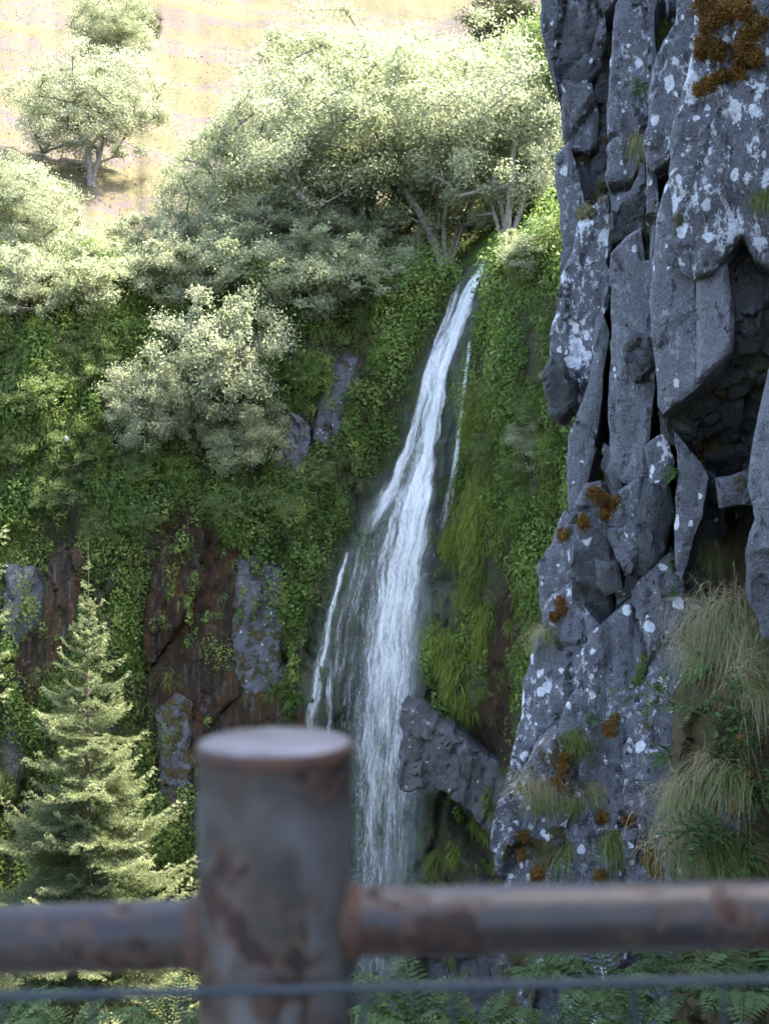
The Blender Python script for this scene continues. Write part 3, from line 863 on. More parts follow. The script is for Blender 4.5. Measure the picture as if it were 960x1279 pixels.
# ------------------------------------------------------------------ plant cover on the gorge wall (nobody could count it)
def sample_cover(n, px0, px1, z0, z1):
    px = rng.uniform(px0, px1, n); z = rng.uniform(z0, z1, n)
    p, nr_ = wall_at(px, z)
    py = CY - p[:, 2] / p[:, 1] * FPX
    return px, py, p, nr_
px, py, cp, cn = sample_cover(8000, -140, 735, -19, ZTOP)
jx = px + 16 * fbm(cp * .7, 2, 91); jy = py + 20 * fbm(cp * .7 + 9, 2, 92)
sp = np.zeros(len(px), bool)
for pl in SPARSE: sp |= inpoly(jx, jy, pl)
hwc = np.interp(py, [300, 400, 560, 660, 760, 1300], [10, 27, 47, 68, 82, 60])
cc = water_px(py) + np.interp(py, [300, 440, 560, 680, 900, 1300], [0, 4, 12, -10, -14, 0])
wetm = np.abs(px - cc) < hwc
moundm = inpoly(jx, jy, [(500, 985), (560, 985), (615, 1050), (622, 1110), (500, 1110)])
keep = rng.uniform(size=len(px)) < np.where(wetm, .0, np.where(moundm, .75, np.where(sp, .22, .97)))
keep &= ~((px > 505) & (px < 640) & (py > 915) & ~moundm & (rng.uniform(size=len(px)) < .93))
px, py, cp, cn, sp, mnd = (a[keep] for a in (px, py, cp, cn, sp, moundm))
patch = fbm(cp * .28, 3, 95)
gap = fbm(cp * np.array([.9, .9, .45]) + 5, 3, 96)
big_one = rng.uniform(size=len(px)) < .10
R_ = np.where(big_one, rng.uniform(.75, 1.25, len(px)), rng.uniform(.22, .6, len(px))) * np.where(sp | mnd, .5, 1.) * (1 + .4 * np.clip(patch, -.5, 1))
k_ = (gap > -.22) | (rng.uniform(size=len(px)) < .35)
cp = cp - np.where(sp, .40, 0.)[:, None] * np.array([0, 1., 0])
px, py, cp, cn, sp, mnd, patch, R_ = (a[k_] for a in (px, py, cp, cn, sp, mnd, patch, R_))
right = px > 545
moss_zone = right & (py > 480) & (rng.uniform(size=len(px)) < np.interp(px, [545, 600, 640, 700], [.95, .55, .3, .15]))
grass_zone = ~moss_zone & (rng.uniform(size=len(px)) < np.where(px > 400, .38, .32) + .2 * (patch < -.15))
leaf_zone = ~moss_zone & ~grass_zone
def mound_dirs(m, cnt):
    idx = np.repeat(np.nonzero(m)[0], cnt)
    d = rng.normal(size=(len(idx), 3))
    flip = (d * cn[idx]).sum(1) < -.15
    d[flip] -= 2 * (d[flip] * cn[idx][flip]).sum(1)[:, None] * cn[idx][flip]
    return idx, unit(d + np.array([0, -.15, .25]))
def tint_of(idx, spread=.28):
    base = .42 + .9 * patch + rng.uniform(-.3, .3, len(px))
    return np.clip(base[idx] + rng.normal(0, spread * .5, len(idx)), 0, 1)
cnt = np.maximum(20, (330 * R_[leaf_zone] ** 1.35)).astype(int)
idx, d = mound_dirs(leaf_zone, cnt)
rad = R_[idx] * rng.uniform(.55, 1.05, len(idx))
pos = cp[idx] + d * rad[:, None] * np.array([.8, .85, 1.45]) + cn[idx] * .05
sz = rng.uniform(.06, .125, len(idx)) * (.68 + .62 * hash3(idx, idx * 0, idx * 0, 97) ** 2)
ax = unit(np.cross(d, rng.normal(size=d.shape))) + np.array([0, 0, -.5])
V, Fq = leaves(pos, unit(d + .55 * rng.normal(size=d.shape)), ax, sz * 1.25, sz * .8)
t = np.repeat(tint_of(idx), 4)
leafy = setting('leafy_ground_cover', mesh_arrays('leafy_ground_cover', V, Fq, M_COVER, False, {'tint': t}),
                'low leafy plants covering the shaded gorge wall around the waterfall', 'ground cover', 'stuff')
print('cover leaves', len(Fq))
cnt = np.maximum(16, (110 * R_[grass_zone] ** 1.1)).astype(int)
idx, d = mound_dirs(grass_zone, cnt)
root = cp[idx] + d * (R_[idx] * .35)[:, None]
V, Fq = blades(root, unit(d + np.array([0, -.1, .35])), rng.uniform(.25, .65, len(idx)), rng.uniform(.014, .026, len(idx)), .6)
setting('wall_grass', mesh_arrays('wall_grass', V, Fq, M_GRASSG, False, {'tint': np.repeat(tint_of(idx), 8)}),
        'tufted grass hanging among the leaves on the gorge wall', 'grass', 'stuff')
print('grass blades', len(idx))
cnt = np.maximum(40, (330 * R_[moss_zone])).astype(int)
idx, d = mound_dirs(moss_zone, cnt)
root = cp[idx] + d * (R_[idx] * rng.uniform(.5, 1., len(idx)))[:, None] * np.array([.7, .5, 1.1])
V, Fq = blades(root, unit(d * .9 + .5 * rng.normal(size=d.shape) + np.array([0, -.25, -.3])), rng.uniform(.06, .42, len(idx)) * (.6 + hash3(idx, idx * 0, idx * 0, 5)), rng.uniform(.012, .03, len(idx)), .65)
setting('hanging_moss', mesh_arrays('hanging_moss', V, Fq, M_MOSS, False, {'tint': np.repeat(tint_of(idx), 8)}),
        'bright green moss hanging in curtains right of the waterfall', 'moss', 'stuff')
print('moss strands', len(idx))

# moorland grass and heather on the hillside
n = 9000
hp = rng.uniform(-60, 720, n); hY = rng.uniform(0, 1, n) ** 1.3 * 110 + np.interp(hp, gpx, GY[-1]) + 1
bp = hill_point(hp, hY)
heath = (fbm(bp * np.array([.075, .13, .1]), 3, 33) > .08) & (hY > 66)
for nm, msk, mt, lab, cat, hgt in (('moor_grass', ~heath, M_MOORGRASS, 'sunlit yellow grass on the open hillside', 'grass', .15), ('heather', heath, M_HEATH, 'mauve heather patches on the sunlit hillside', 'heather', .14)):
    b = bp[msk]; k = 2
    rt = np.repeat(b, k, 0) + rng.normal(0, .22, (len(b) * k, 3)) * np.array([1, 1, .1])
    dd = unit(rng.normal(size=rt.shape) * .55 + np.array([0, -.1, 1.]))
    V, Fq = blades(rt, dd, rng.uniform(.5, 1.2, len(rt)) * hgt, rng.uniform(.04, .09, len(rt)) * (1 if nm == 'moor_grass' else 1.5), .18, 2)
    setting(nm, mesh_arrays(nm, V, Fq, mt, False, {'tint': np.repeat(np.clip(rng.normal(.5, .25, len(rt)), 0, 1), 6)}), lab, cat, 'stuff')

# ------------------------------------------------------------------ broadleaf trees and shrubs
def tree_meshes(seed, H, W, tips, per_tip, clump, leaf, mat, stems=3, low=.25, lean=(0, 0), bark=M_BARK, aspect=.42, zc=.6, base_r=.14, fill=.5):
    r = np.random.default_rng(seed)
    d = unit(r.normal(size=(tips, 3)))
    lump = 1 + .38 * fbm(d * 1.7 + seed, 3, seed)
    rr = np.minimum(r.uniform(0, 1, tips) ** fill * lump, .98)
    T = d * rr[:, None] * np.array([W / 2, W / 2, H * aspect]) + np.array([lean[0], lean[1], H * zc])
    T[:, 2] = np.maximum(T[:, 2], H * low * r.uniform(.6, 1.2, tips))
    nodes = [np.zeros(3)]; par = [-1]
    for s in range(stems):
        an = 2 * math.pi * (s + r.uniform(0, .7)) / stems
        sp_ = W * .10 * r.uniform(.6, 1.4)
        prev = 0
        for k, f in enumerate((.1, .22, .36, .5)):
            x = np.array([math.cos(an) * sp_ * (f * 3.2) + lean[0] * f, math.sin(an) * sp_ * (f * 3.2) + lean[1] * f, H * f]) + r.normal(0, .035 * H * f, 3)
            nodes.append(x); par.append(prev); prev = len(nodes) - 1
    order = np.argsort(np.linalg.norm(T, axis=1))
    tipn = []
    for i in order:
        N_ = np.array(nodes)
        df = T[i] - N_
        cost = np.linalg.norm(df, axis=1) + 1.2 * np.maximum(0, -df[:, 2]) + .15 * H * (np.arange(len(N_)) == 0)
        j = int(np.argmin(cost)); prev = j
        L = np.linalg.norm(T[i] - N_[j])
        k = max(1, int(L / (.09 * H)))
        for s in range(1, k + 1):
            x = N_[j] + (T[i] - N_[j]) * s / k + (r.normal(0, .018 * H, 3) if s < k else 0) + np.array([0, 0, .04 * L * math.sin(math.pi * s / k)])
            nodes.append(x); par.append(prev); prev = len(nodes) - 1
        tipn.append(prev)
    N_ = np.array(nodes); cnt = np.zeros(len(N_))
    for t in tipn: cnt[t] += 1
    for i in range(len(N_) - 1, 0, -1): cnt[par[i]] += cnt[i]
    rad = np.maximum(.012, base_r * np.sqrt(cnt / max(1, cnt[0]) ) )
    ch = np.arange(1, len(N_)); pa = np.array(par)[1:]
    A, Bq = N_[pa], N_[ch]; t = unit(Bq - A)
    u = unit(np.cross(t, np.array([.31, .77, .55]))); w = np.cross(t, u)
    S = 5; an = np.arange(S) * 2 * math.pi / S
    ring = u[:, None] * np.cos(an)[None, :, None] + w[:, None] * np.sin(an)[None, :, None]
    ra = np.minimum(rad[pa], rad[ch] * 1.5)
    V = np.concatenate([A[:, None] + ring * ra[:, None, None], Bq[:, None] + ring * rad[ch][:, None, None]], 1).reshape(-1, 3)
    b0 = (np.arange(len(ch)) * 2 * S)[:, None]; k = np.arange(S); k2 = (k + 1) % S
    Fq = np.stack([b0 + k, b0 + k2, b0 + S + k2, b0 + S + k], -1).reshape(-1, 4)
    trunk = mesh_arrays('trunk', V, Fq, bark, True)
    T = N_[tipn]
    m = tips * per_tip
    ti = np.repeat(np.arange(tips), per_tip)
    off_ = r.normal(0, 1, (m, 3)) * clump * np.array([1, 1, .72]) * r.uniform(.5, 1.25, tips)[ti][:, None]
    pos = T[ti] + off_
    nrm = unit(unit(off_) * .7 + r.normal(0, .6, (m, 3)) + np.array([0, 0, .35]))
    ax = r.normal(size=(m, 3)) + np.array([0, 0, -.5])
    sz = leaf * r.uniform(.45, 1.55, m)
    V, Fq = leaves(pos, nrm, ax, sz, sz * .48)
    tint = np.clip(.5 + r.normal(0, .22, tips)[ti] + r.normal(0, .16, m), 0, 1)
    crown = mesh_arrays('crown', V, Fq, mat, False, {'tint': np.repeat(tint, 4)})
    return trunk, crown
def put_tree(name, kit, label, cat, base, scale=1., rz=0., group=None, tilt=(0, 0)):
    o = thing(name, label, cat, base, group)
    o.rotation_euler = (tilt[0], tilt[1], rz)
    o.scale = (scale,) * 3 if not isinstance(scale, tuple) else scale
    link('trunk', kit[0], o); link('crown', kit[1], o)
    return o

# kits are 8 m tall; each copy is scaled
K_A = tree_meshes(1, 8, 8.2, 210, 260, .36, .115, M_WILLOW, 5, .24, base_r=.26)
K_B = tree_meshes(2, 8, 7.4, 200, 260, .36, .115, M_WILLOW, 4, .08, base_r=.24)
K_C = tree_meshes(3, 8, 7.8, 200, 260, .34, .115, M_SALLOW, 4, .14, base_r=.22)
K_G = tree_meshes(4, 8, 6.0, 240, 120, .42, .17, M_GREENTREE, 2, .2, base_r=.2)
K_P = tree_meshes(5, 8, 5.5, 110, 190, .34, .16, M_PINE, 1, .3, bark=M_DARKBARK, base_r=.22)
K_S = tree_meshes(6, 4, 4.6, 110, 200, .21, .10, M_SALLOW, 4, .12, base_r=.08, aspect=.46, zc=.55)
K_T = tree_meshes(7, 4, 4.2, 100, 190, .22, .11, M_WILLOW, 4, .10, base_r=.08, aspect=.46, zc=.52)

def on_hill(px, Y): return Vector(hill_point(px, Y)[0])
def tree_on_hill(name, kit, label, cat, px, back, hpx_, rz, group=None, kh=8., wide=1.):
    Y = float(np.interp(px, gpx, GY[-1])) + back
    b = on_hill(px, Y)
    s = hpx_ / FPX * Y / kh
    return put_tree(name, kit, label, cat, b - Vector((0, 0, .15)), (s * wide, s * wide, s), rz, group)
G1 = 'willows crowding the plateau edge'
tree_on_hill('willow_tree', K_A, 'spreading willow with twisted bare trunks right above the waterfall lip', 'tree', 556, 2.2, 275, .3, G1, wide=1.05)
tree_on_hill('willow_tree', K_B, 'willow standing next to the twisted trunks above the waterfall lip', 'tree', 478, 2.6, 278, 1.9, G1, wide=1.1)
tree_on_hill('willow_tree', K_C, 'pale willow with leaning stems over the dark shrubs of the plateau edge', 'tree', 395, 2.2, 262, 2.2, G1, wide=1.1)
tree_on_hill('willow_tree', K_A, 'broad willow beside the grassy gap in the plateau trees', 'tree', 300, 2.6, 205, 4., G1)
tree_on_hill('willow_tree', K_B, 'tall willow rising behind the others against the mauve heather', 'tree', 430, 8., 262, 5., G1, wide=1.1)
tree_on_hill('willow_tree', K_C, 'yellowish willow between the basalt cliff and the twisted trunks', 'tree', 632, 3.2, 252, .9, G1)
tree_on_hill('willow_tree', K_A, 'tall willow behind the twisted trunks, under the dark pine', 'tree', 575, 8., 252, 2.8, G1, wide=1.1)
tree_on_hill('willow_tree', K_B, 'small willow on the uphill side of the willow clump', 'tree', 352, 7.5, 190, 3.3, G1)
tree_on_hill('round_tree', K_C, 'lone round-crowned pale tree with short forked trunk on the grass slope', 'tree', 115, 17., 168, .6, wide=1.3)
tree_on_hill('tall_tree', K_B, 'grey-green tree higher up the slope behind the lone round tree', 'tree', 138, 40., 125, 1.6)
tree_on_hill('dark_conifer', K_P, 'small dark conifer peeking out behind the grey-green hillside tree', 'tree', 182, 52., 60, .4)
tree_on_hill('pine_tree', K_P, 'dark brownish pine high on the heather slope beside the cliff', 'tree', 628, 42., 120, 1.1, wide=1.3)
tree_on_hill('green_tree', K_G, 'fresh green tree tucked close behind the basalt cliff', 'tree', 706, 9., 235, 2.2)
tree_on_hill('round_bush', K_S, 'small bright green bush alone in the heather', 'bush', 258, 26., 24, .2, kh=4.)
tree_on_hill('sallow_bush', K_S, 'pale bushy sallow at the wall top below the lone tree', 'bush', 28, 5., 130, 1.2, kh=4., wide=1.1)
tree_on_hill('sallow_bush', K_T, 'sallow bush half hidden beyond the pale bushy one', 'bush', 44, 9., 90, 2.2, kh=4.)
tree_on_hill('sallow_tree', K_C, 'large pale sallow hanging over the left end of the gorge wall', 'tree', 12, 1., 150, 3.9, wide=1.1)
tree_on_hill('sallow_bush', K_T, 'low sallow closing the grassy gap at the wall top', 'bush', 120, .6, 70, 5., kh=4., wide=1.2)
tree_on_hill('sallow_bush', K_S, 'silvery low sallow between grassy gap and broad willow', 'bush', 190, 1.6, 95, 3., kh=4., wide=1.2)
tree_on_hill('sallow_bush', K_S, 'pale sallow filling the gap beneath the leaning willow', 'bush', 410, .7, 95, 2., kh=4., wide=1.25)
tree_on_hill('sallow_bush', K_S, 'pale sallow in front of the broad willow by the grassy gap', 'bush', 318, .9, 105, .7, kh=4., wide=1.25)
tree_on_hill('sallow_bush', K_T, 'green-grey sallow between the leaning willow and the twisted trunks', 'bush', 478, .8, 85, 4., kh=4., wide=1.2)
tree_on_hill('sallow_bush', K_S, 'low pale sallow under the uphill willows beside the grassy gap', 'bush', 252, 1.6, 95, 5.2, kh=4., wide=1.2)
def wall_tree(name, kit, label, px, py, hpx_, rz, out=.5, tilt=.35, kh=4., group=None, cat='shrub', wide=1.):
    p, n_ = wall_pix(px, py)
    b = Vector(p[0]); s = hpx_ / FPX * b.y / kh
    o = put_tree(name, kit, label, cat, b + Vector((0, .1, 0)), (s * wide, s * wide, s), 0, group)
    o.rotation_euler = (tilt, 0, 0)
    c1, c2 = o.children
    for c in (c1, c2): c.rotation_euler = (0, 0, rz)
    return o
G2 = 'shrubs leaning out of the gorge wall'
wall_tree('leaning_shrub', K_S, 'largest sunlit pale shrub leaning out of the gorge wall', 285, 490, 150, .5, group=G2, tilt=1.1)
wall_tree('leaning_shrub', K_S, 'low pale shrub below and left of the largest sunlit wall shrub', 190, 530, 100, 2.4, group=G2, tilt=1.15)
wall_tree('leaning_shrub', K_T, 'small shrub between the two pale sunlit wall shrubs', 232, 540, 80, 4.4, group=G2, tilt=1.1)
wall_tree('leaning_shrub', K_T, 'dark green spreading shrub under the largest sunlit wall shrub', 310, 575, 90, 1.4, group=G2, tilt=.8, wide=1.2)
wall_tree('overhanging_shrub', K_T, 'dark willow shrub overhanging the wall beside the waterfall top', 455, 395, 105, .4, group=G2, tilt=.35, wide=1.2)
wall_tree('overhanging_shrub', K_T, 'dense shaded shrub under the pale leaning willow', 385, 400, 120, 2.4, group=G2, tilt=.4, wide=1.15)
wall_tree('overhanging_shrub', K_T, 'shaded shrub under the broad willow at the wall top', 305, 390, 120, 5.4, group=G2, tilt=.35, wide=1.2)
wall_tree('overhanging_shrub', K_S, 'pale shrub spilling down the wall below the grassy gap', 215, 385, 95, 4.1, group=G2, tilt=.4, wide=1.1)
wall_tree('overhanging_shrub', K_T, 'green shrub spilling down the wall below the large pale sallow', 95, 395, 105, 3.1, group=G2, tilt=.35, wide=1.2)
wall_tree('overhanging_shrub', K_S, 'shrub on the wall under the left end sallow', 25, 405, 100, 1.1, group=G2, tilt=.35, wide=1.2)
wall_tree('green_shrub', K_T, 'leafy green shrub filling the corner between fall top and basalt cliff', 668, 350, 80, 1.7, group=G2, tilt=.3, wide=1.2)
wall_tree('green_shrub', K_T, 'grey-green shrub growing on the mossy wall right of the fall', 668, 585, 70, 3.7, group=G2, tilt=.6, wide=1.1)

K_U = tree_meshes(8, 4, 4.4, 70, 110, .30, .16, M_COVER, 5, .05, base_r=.06, aspect=.5, zc=.48)
K_V = tree_meshes(9, 4, 5.2, 60, 110, .28, .14, M_GREENTREE, 5, .05, base_r=.06, aspect=.42, zc=.42)
rb = np.random.default_rng(21); spots = []
while len(spots) < 56:
    x, y = rb.uniform(0, 700), rb.uniform(330, 900)
    if any(inpoly(x, y, pl) for pl in SPARSE): continue
    if abs(x - float(water_px(y))) < (60 if y < 620 else 110): continue
    if y > 700 and x < 600: continue
    if any((x - a) ** 2 + (y - b) ** 2 < 42 ** 2 for a, b in spots): continue
    spots.append((x, y))
for i, (x, y) in enumerate(spots):
    where = ('on the upper mossy wall right of the waterfall' if y < 560 else 'on the lower mossy wall right of the waterfall') if x > 545 else \
            ('beside the grey rock patches left of the waterfall' if x > 345 else ('on the gorge wall just under the plateau trees' if y < 450 else
            ('on the gorge wall below the sunlit leaning shrubs' if x > 130 else 'on the gorge wall around the pale stone')))
    wall_tree('low_bush', (K_U, K_V)[i % 2], ('dark-leaved low bush ', 'fresh green low bush ')[i % 2] + where, x, y, rb.uniform(30, 62), rb.uniform(0, 6), tilt=rb.uniform(.3, .9), group=('dark low bushes on the gorge wall', 'green low bushes on the gorge wall')[i % 2], cat='bush', wide=rb.uniform(.9, 1.4))
# a pale stone lodged in the plants of the wall
p, n_ = wall_pix(90, 550)
r = np.random.default_rng(3)
import bmesh
bm = bmesh.new(); bmesh.ops.create_icosphere(bm, subdivisions=3, radius=.10)
for v in bm.verts: v.co *= 1 + .3 * noise.noise(v.co * 7); v.co.z *= 1.25
me = bpy.data.meshes.new('pale_stone'); bm.to_mesh(me); bm.free(); me.materials.append(simple_mat('pale_stone', (.34, .335, .34), (.25, .245, .25), 12., .8, .4, .01))
thing('pale_stone', 'small pale stone lodged in the plants of the shaded wall', 'stone', Vector(p[0]) + Vector((0, -.75, 0)), me=me)

# ------------------------------------------------------------------ spruces
def bough_mesh(length, seed, need_l=.05, need_w=.016):
    r = np.random.default_rng(seed)
    segs = []
    def axis_pt(s): return np.array([length * s, 0, length * (-.22 * math.sin(s * 1.9) + .16 * s ** 3)])
    nmain = 14
    main = [axis_pt(i / nmain) for i in range(nmain + 1)]
    for i in range(nmain): segs.append((main[i], main[i + 1]))
    ntw = int(max(5, length / .085))
    for i in range(ntw):
        s = .10 + .9 * (i + r.uniform(0, .8)) / ntw
        for sd in (-1, 1):
            L = length * (.40 * (1 - s) + .07) * r.uniform(.75, 1.2) * min(1, s * 4 + .35)
            p0 = axis_pt(s)
            dr = unit(np.array([.75, sd * 1.0, -.12 + r.normal(0, .1)]))
            k = max(2, int(L / .12)); prev = p0
            for j in range(k):
                dr = unit(dr + np.array([.10, 0, -.10 + .05 * j]))
                nx = prev + dr * L / k
                segs.append((prev, nx))
                if j < k - 1 and L > .25:
                    for s2 in (-1, 1):
                        l2 = min(L * .45 * (1 - j / k), .22) * r.uniform(.6, 1.2)
                        d2 = unit(dr + s2 * np.cross(dr, [0, 0, 1.]) * .9 + np.array([0, 0, -.35 * r.uniform(.2, 1.4)]))
                        segs.append((nx, nx + d2 * l2))
                prev = nx
    A = np.array([a for a, b in segs]); Bq = np.array([b for a, b in segs]); L = np.linalg.norm(Bq - A, axis=1)
    cnt = np.maximum(3, (L / .011)).astype(int)
    si = np.repeat(np.arange(len(segs)), cnt)
    f = r.uniform(0, 1, len(si))[:, None]
    t = unit(Bq - A)[si]
    side = unit(np.cross(t, r.normal(size=t.shape)))
    dr = unit(t * .75 + side)
    base = A[si] + (Bq - A)[si] * f
    base = base + dr * need_l * .45
    nl = need_l * r.uniform(.7, 1.25, len(si))
    V, Fq = leaves(base, unit(np.cross(dr, r.normal(size=t.shape))), dr, nl, need_w, 0)
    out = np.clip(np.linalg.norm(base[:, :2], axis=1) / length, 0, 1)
    tint = np.clip(.10 + .72 * out ** 2.5 + r.normal(0, .15, len(si)), 0, 1)  # sunlit tips painted in: needles lighten towards the bough end
    # stem of the bough
    V2, F2 = tube(main[:12], [max(.004, .011 * length * (1 - i / 13)) for i in range(12)], 4)
    V, Fq, tt = join([(V, Fq, np.repeat(tint, 4)), (V2, F2, np.zeros(len(V2)))])
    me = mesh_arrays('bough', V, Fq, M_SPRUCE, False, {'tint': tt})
    me.materials.append(M_DARKBARK)
    mi = np.zeros(len(Fq), np.int32); mi[-len(F2):] = 1
    me.polygons.foreach_set('material_index', mi)
    return me
BOUGHS = [(L, [bough_mesh(L, 10 * k + s) for s in range(2)]) for k, L in enumerate((.35, .75, 1.3, 2.1))]
def spruce(label, base, H, spread, rz, seed, lo=.04, group=None, e=1.0, leader=.55):
    r = np.random.default_rng(seed)
    o = thing('spruce_tree', label, 'tree', base, group)
    o.rotation_euler = (0, 0, rz)
    pts = [(r.normal(0, .01), r.normal(0, .01), H * f) for f in np.linspace(0, 1, 14)]
    V, Fq = tube(pts, [max(.006, .011 * H * (1 - f) ** 1.3) for f in np.linspace(0, 1, 14)], 8)
    link('trunk', mesh_arrays('trunk', V, Fq, M_DARKBARK, True), o)
    z = H - leader; k = 0
    while z > H * lo:
        f = 1 - z / H
        L = spread * (f ** e) * 1.12 + .06
        nb = 4 if f < .06 else (7 if f < .3 else 9)
        for i in range(nb):
            an = 2 * math.pi * (i + r.uniform(-.25, .25)) / nb + k * 1.1
            if f > .12 and r.uniform() < .12: continue
            ll = L * r.uniform(.5, 1.22) * (1 + .22 * math.sin(an * 2 + z * 1.3))
            Lb, ms = min(BOUGHS, key=lambda b: abs(math.log(b[0] / ll)))
            b = link('bough', ms[r.integers(2)], o, (0, 0, z - (r.uniform(0, .30) if f > .06 else 0)))
            s = ll / Lb
            b.scale = (s, s * r.uniform(.9, 1.2), s)
            up = np.interp(f, [0, .08, .3, .7, 1], [-.95, -.6, -.25, -.02, .12]) + r.normal(0, .2)
            b.rotation_euler = (r.normal(0, .25), up, an)
        z -= (.26 + .10 * f) * (1. if f < .5 else 1.15); k += 1
    return o
SPX, SPY = 110, 26.5
sb = P(SPX, 676, SPY); gz0 = -1.75 - .47 * SPY
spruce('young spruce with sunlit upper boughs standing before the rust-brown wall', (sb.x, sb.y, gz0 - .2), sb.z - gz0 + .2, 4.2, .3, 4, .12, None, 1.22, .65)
s2 = P(-92, 318, 15.5); g2 = -1.75 - .47 * 15.5
spruce('closer spruce whose yellowish bough tips reach in from beyond the picture edge', (s2.x, s2.y, g2 - .2), s2.z - g2 + .2, 1.0, 1.7, 8, .10, None, .16, .1)

# ------------------------------------------------------------------ plants, moss and grass on the near cliff
def frame(nrm):
    n = np.array(nrm); u = unit(np.cross(n, [0.02, .03, 1.])); v = np.cross(u, n)
    if v[2] < 0: v = -v
    return n, u, v
def moss_cushion(label, spots, mat=M_BROWNMOSS, group=None, dens=1.):
    """one moss growth: lumpy cushions of short shoots that follow the rock at the given spots (px, py, radius px)"""
    Vs = []
    first = None
    r = np.random.default_rng(int(spots[0][0] * 7 + spots[0][1]))
    for (x, y, rp) in spots:
        m = int(260 * dens * (rp / 10) ** 1.6) + 60
        for a, b, c in zip(r.normal(0, .5, m), r.normal(0, .5, m), r.uniform(0, 1, m)):
            hh = hit(x + a * rp, y + b * rp)
            if hh is None: continue
            l, nr_ = hh
            if first is None: first = l.copy()
            if abs(l.y - first.y) > 1.6: continue
            thick = .05 * max(0, 1 - (a * a + b * b))
            Vs.append((*(l + nr_ * (.006 + thick * c)), *nr_))
    if not Vs: return None
    A = np.array(Vs); org = np.array(first)
    pos = A[:, :3] - org; nr_ = A[:, 3:]
    k = 5
    pos = np.repeat(pos, k, 0) + rng.normal(0, .012, (len(pos) * k, 3)); nr_ = np.repeat(nr_, k, 0)
    V, Fq = leaves(pos, unit(nr_ + .8 * rng.normal(size=nr_.shape)), unit(nr_ * .6 + rng.normal(size=nr_.shape) + np.array([0, 0, -.2])), rng.uniform(.014, .036, len(pos)), rng.uniform(.008, .017, len(pos)))
    tint = np.repeat(np.clip(.45 + .9 * (vnoise((pos + org) * 6, 5) - .5) + rng.normal(0, .15, len(pos)), 0, 1), 4)
    me = mesh_arrays('moss_cushion', V, Fq, mat, False, {'tint': tint})
    return thing('moss_cushion', label, 'moss', org, group, me)
GM = 'moss cushions on the basalt cliff'
moss_cushion('large rust-brown moss hanging from the top of the lichened basalt face', [(880, 8, 12), (890, 22, 12), (905, 10, 16), (884, 34, 9), (925, 12, 14)], group=GM)
moss_cushion('round brown moss cushion under the large rust-brown moss', [(880, 55, 12), (893, 62, 13), (874, 66, 8)], group=GM)
moss_cushion('long brown moss band slanting down the lichened basalt face', [(948, 30, 10), (936, 42, 12), (930, 58, 13), (926, 76, 11), (922, 92, 9), (944, 72, 9)], group=GM)
moss_cushion('thin brown moss streak above the white lichen patch', [(874, 112, 7), (884, 104, 7), (896, 96, 6), (906, 92, 5)], group=GM)
moss_cushion('orange-brown moss in the corner of the broken block', [(742, 616, 8), (752, 622, 7), (760, 632, 9), (768, 625, 7), (755, 642, 7)], group=GM)
moss_cushion('ochre moss tuft on the grey slab of the broken block', [(728, 654, 6), (727, 648, 4)], group=GM)
moss_cushion('ochre moss fringe along the edge of the dark overhang', [(820, 520, 6), (826, 532, 8), (832, 545, 8), (845, 548, 8), (856, 552, 9), (868, 560, 9), (873, 575, 7)], group=GM, dens=1.2)
moss_cushion('rounded rust-brown moss ball on the big grey face', [(761, 911, 8), (768, 897, 4)], group=GM, dens=1.4)
moss_cushion('brown moss under the shrubby tuft low on the cliff', [(705, 945, 6), (703, 960, 7), (698, 975, 7), (703, 985, 5)], group=GM)
moss_cushion('golden moss clumps low at the cliff foot', [(652, 1068, 7), (672, 1092, 9), (655, 1045, 6)], group=GM)
moss_cushion('brown and green moss on the ledge over the rusty rail', [(752, 1020, 7), (785, 1025, 6), (750, 1095, 8), (812, 1072, 11), (818, 1086, 9)], group=GM)
moss_cushion('ochre bare streak of moss between the rowan and the grasses', [(930, 960, 8), (925, 985, 9), (918, 1005, 10), (922, 925, 6)], leaf_mat('ochre_moss', (.19, .10, .02), (.31, .18, .05), None, .1), GM, 1.3)
moss_cushion('thin green moss line down the grey rock right of the crack', [(804, 822, 4), (800, 836, 5), (797, 850, 5)], M_GRASSG, GM)
moss_cushion('brown moss at the head of the grey slab left of the broken block', [(704, 668, 7)], group=GM)
moss_cushion('reddish moss crest on the slab above the white rock strip', [(700, 752, 6), (692, 770, 5), (702, 762, 6)], group=GM)
moss_cushion('dark brown moss under the ledge of the slanting column', [(752, 230, 6), (746, 245, 7), (735, 262, 7), (726, 268, 6)], M_DRY, GM)

def tussock(label, px, py, n, length, mat, width=.012, spread=.10, drop=.5, out=.55, up=.4, group=None, cat='grass'):
    hh = hit(px, py)
    if hh is None: return None
    l, nr_ = hh
    n_, u, v = frame(nr_)
    r = np.random.default_rng(int(px * 13 + py))
    root = r.normal(0, 1, (n, 1)) * u * spread + r.normal(0, 1, (n, 1)) * v * spread * .6
    d = n_ * out + np.array([0, 0, up]) + r.normal(0, .55, (n, 3))
    V, Fq = blades(root, d, length * r.uniform(.3, 1.15, n), width * r.uniform(.7, 1.3, n), drop * r.uniform(.7, 1.5, n), 4)
    me = mesh_arrays('grass_tussock', V, Fq, mat, False, {'tint': np.repeat(np.clip(r.normal(.5, .25, n), 0, 1), 10)})
    return thing('grass_tussock', label, cat, l, group, me)
GT = 'grass tussocks on the basalt cliff'
tussock('long dry grass hanging from the ledge below the dark overhang', 912, 665, 1300, .75, M_DRY, .007, .16, .6, group=GT)
tussock('reddish dry grass beside the light grey column foot', 930, 690, 900, .65, M_DRY, .007, .13, .6, group=GT)
tussock('short dry grass wisp on the dark rock under the overhang', 890, 685, 500, .5, M_DRY, .006, .08, .7, group=GT)
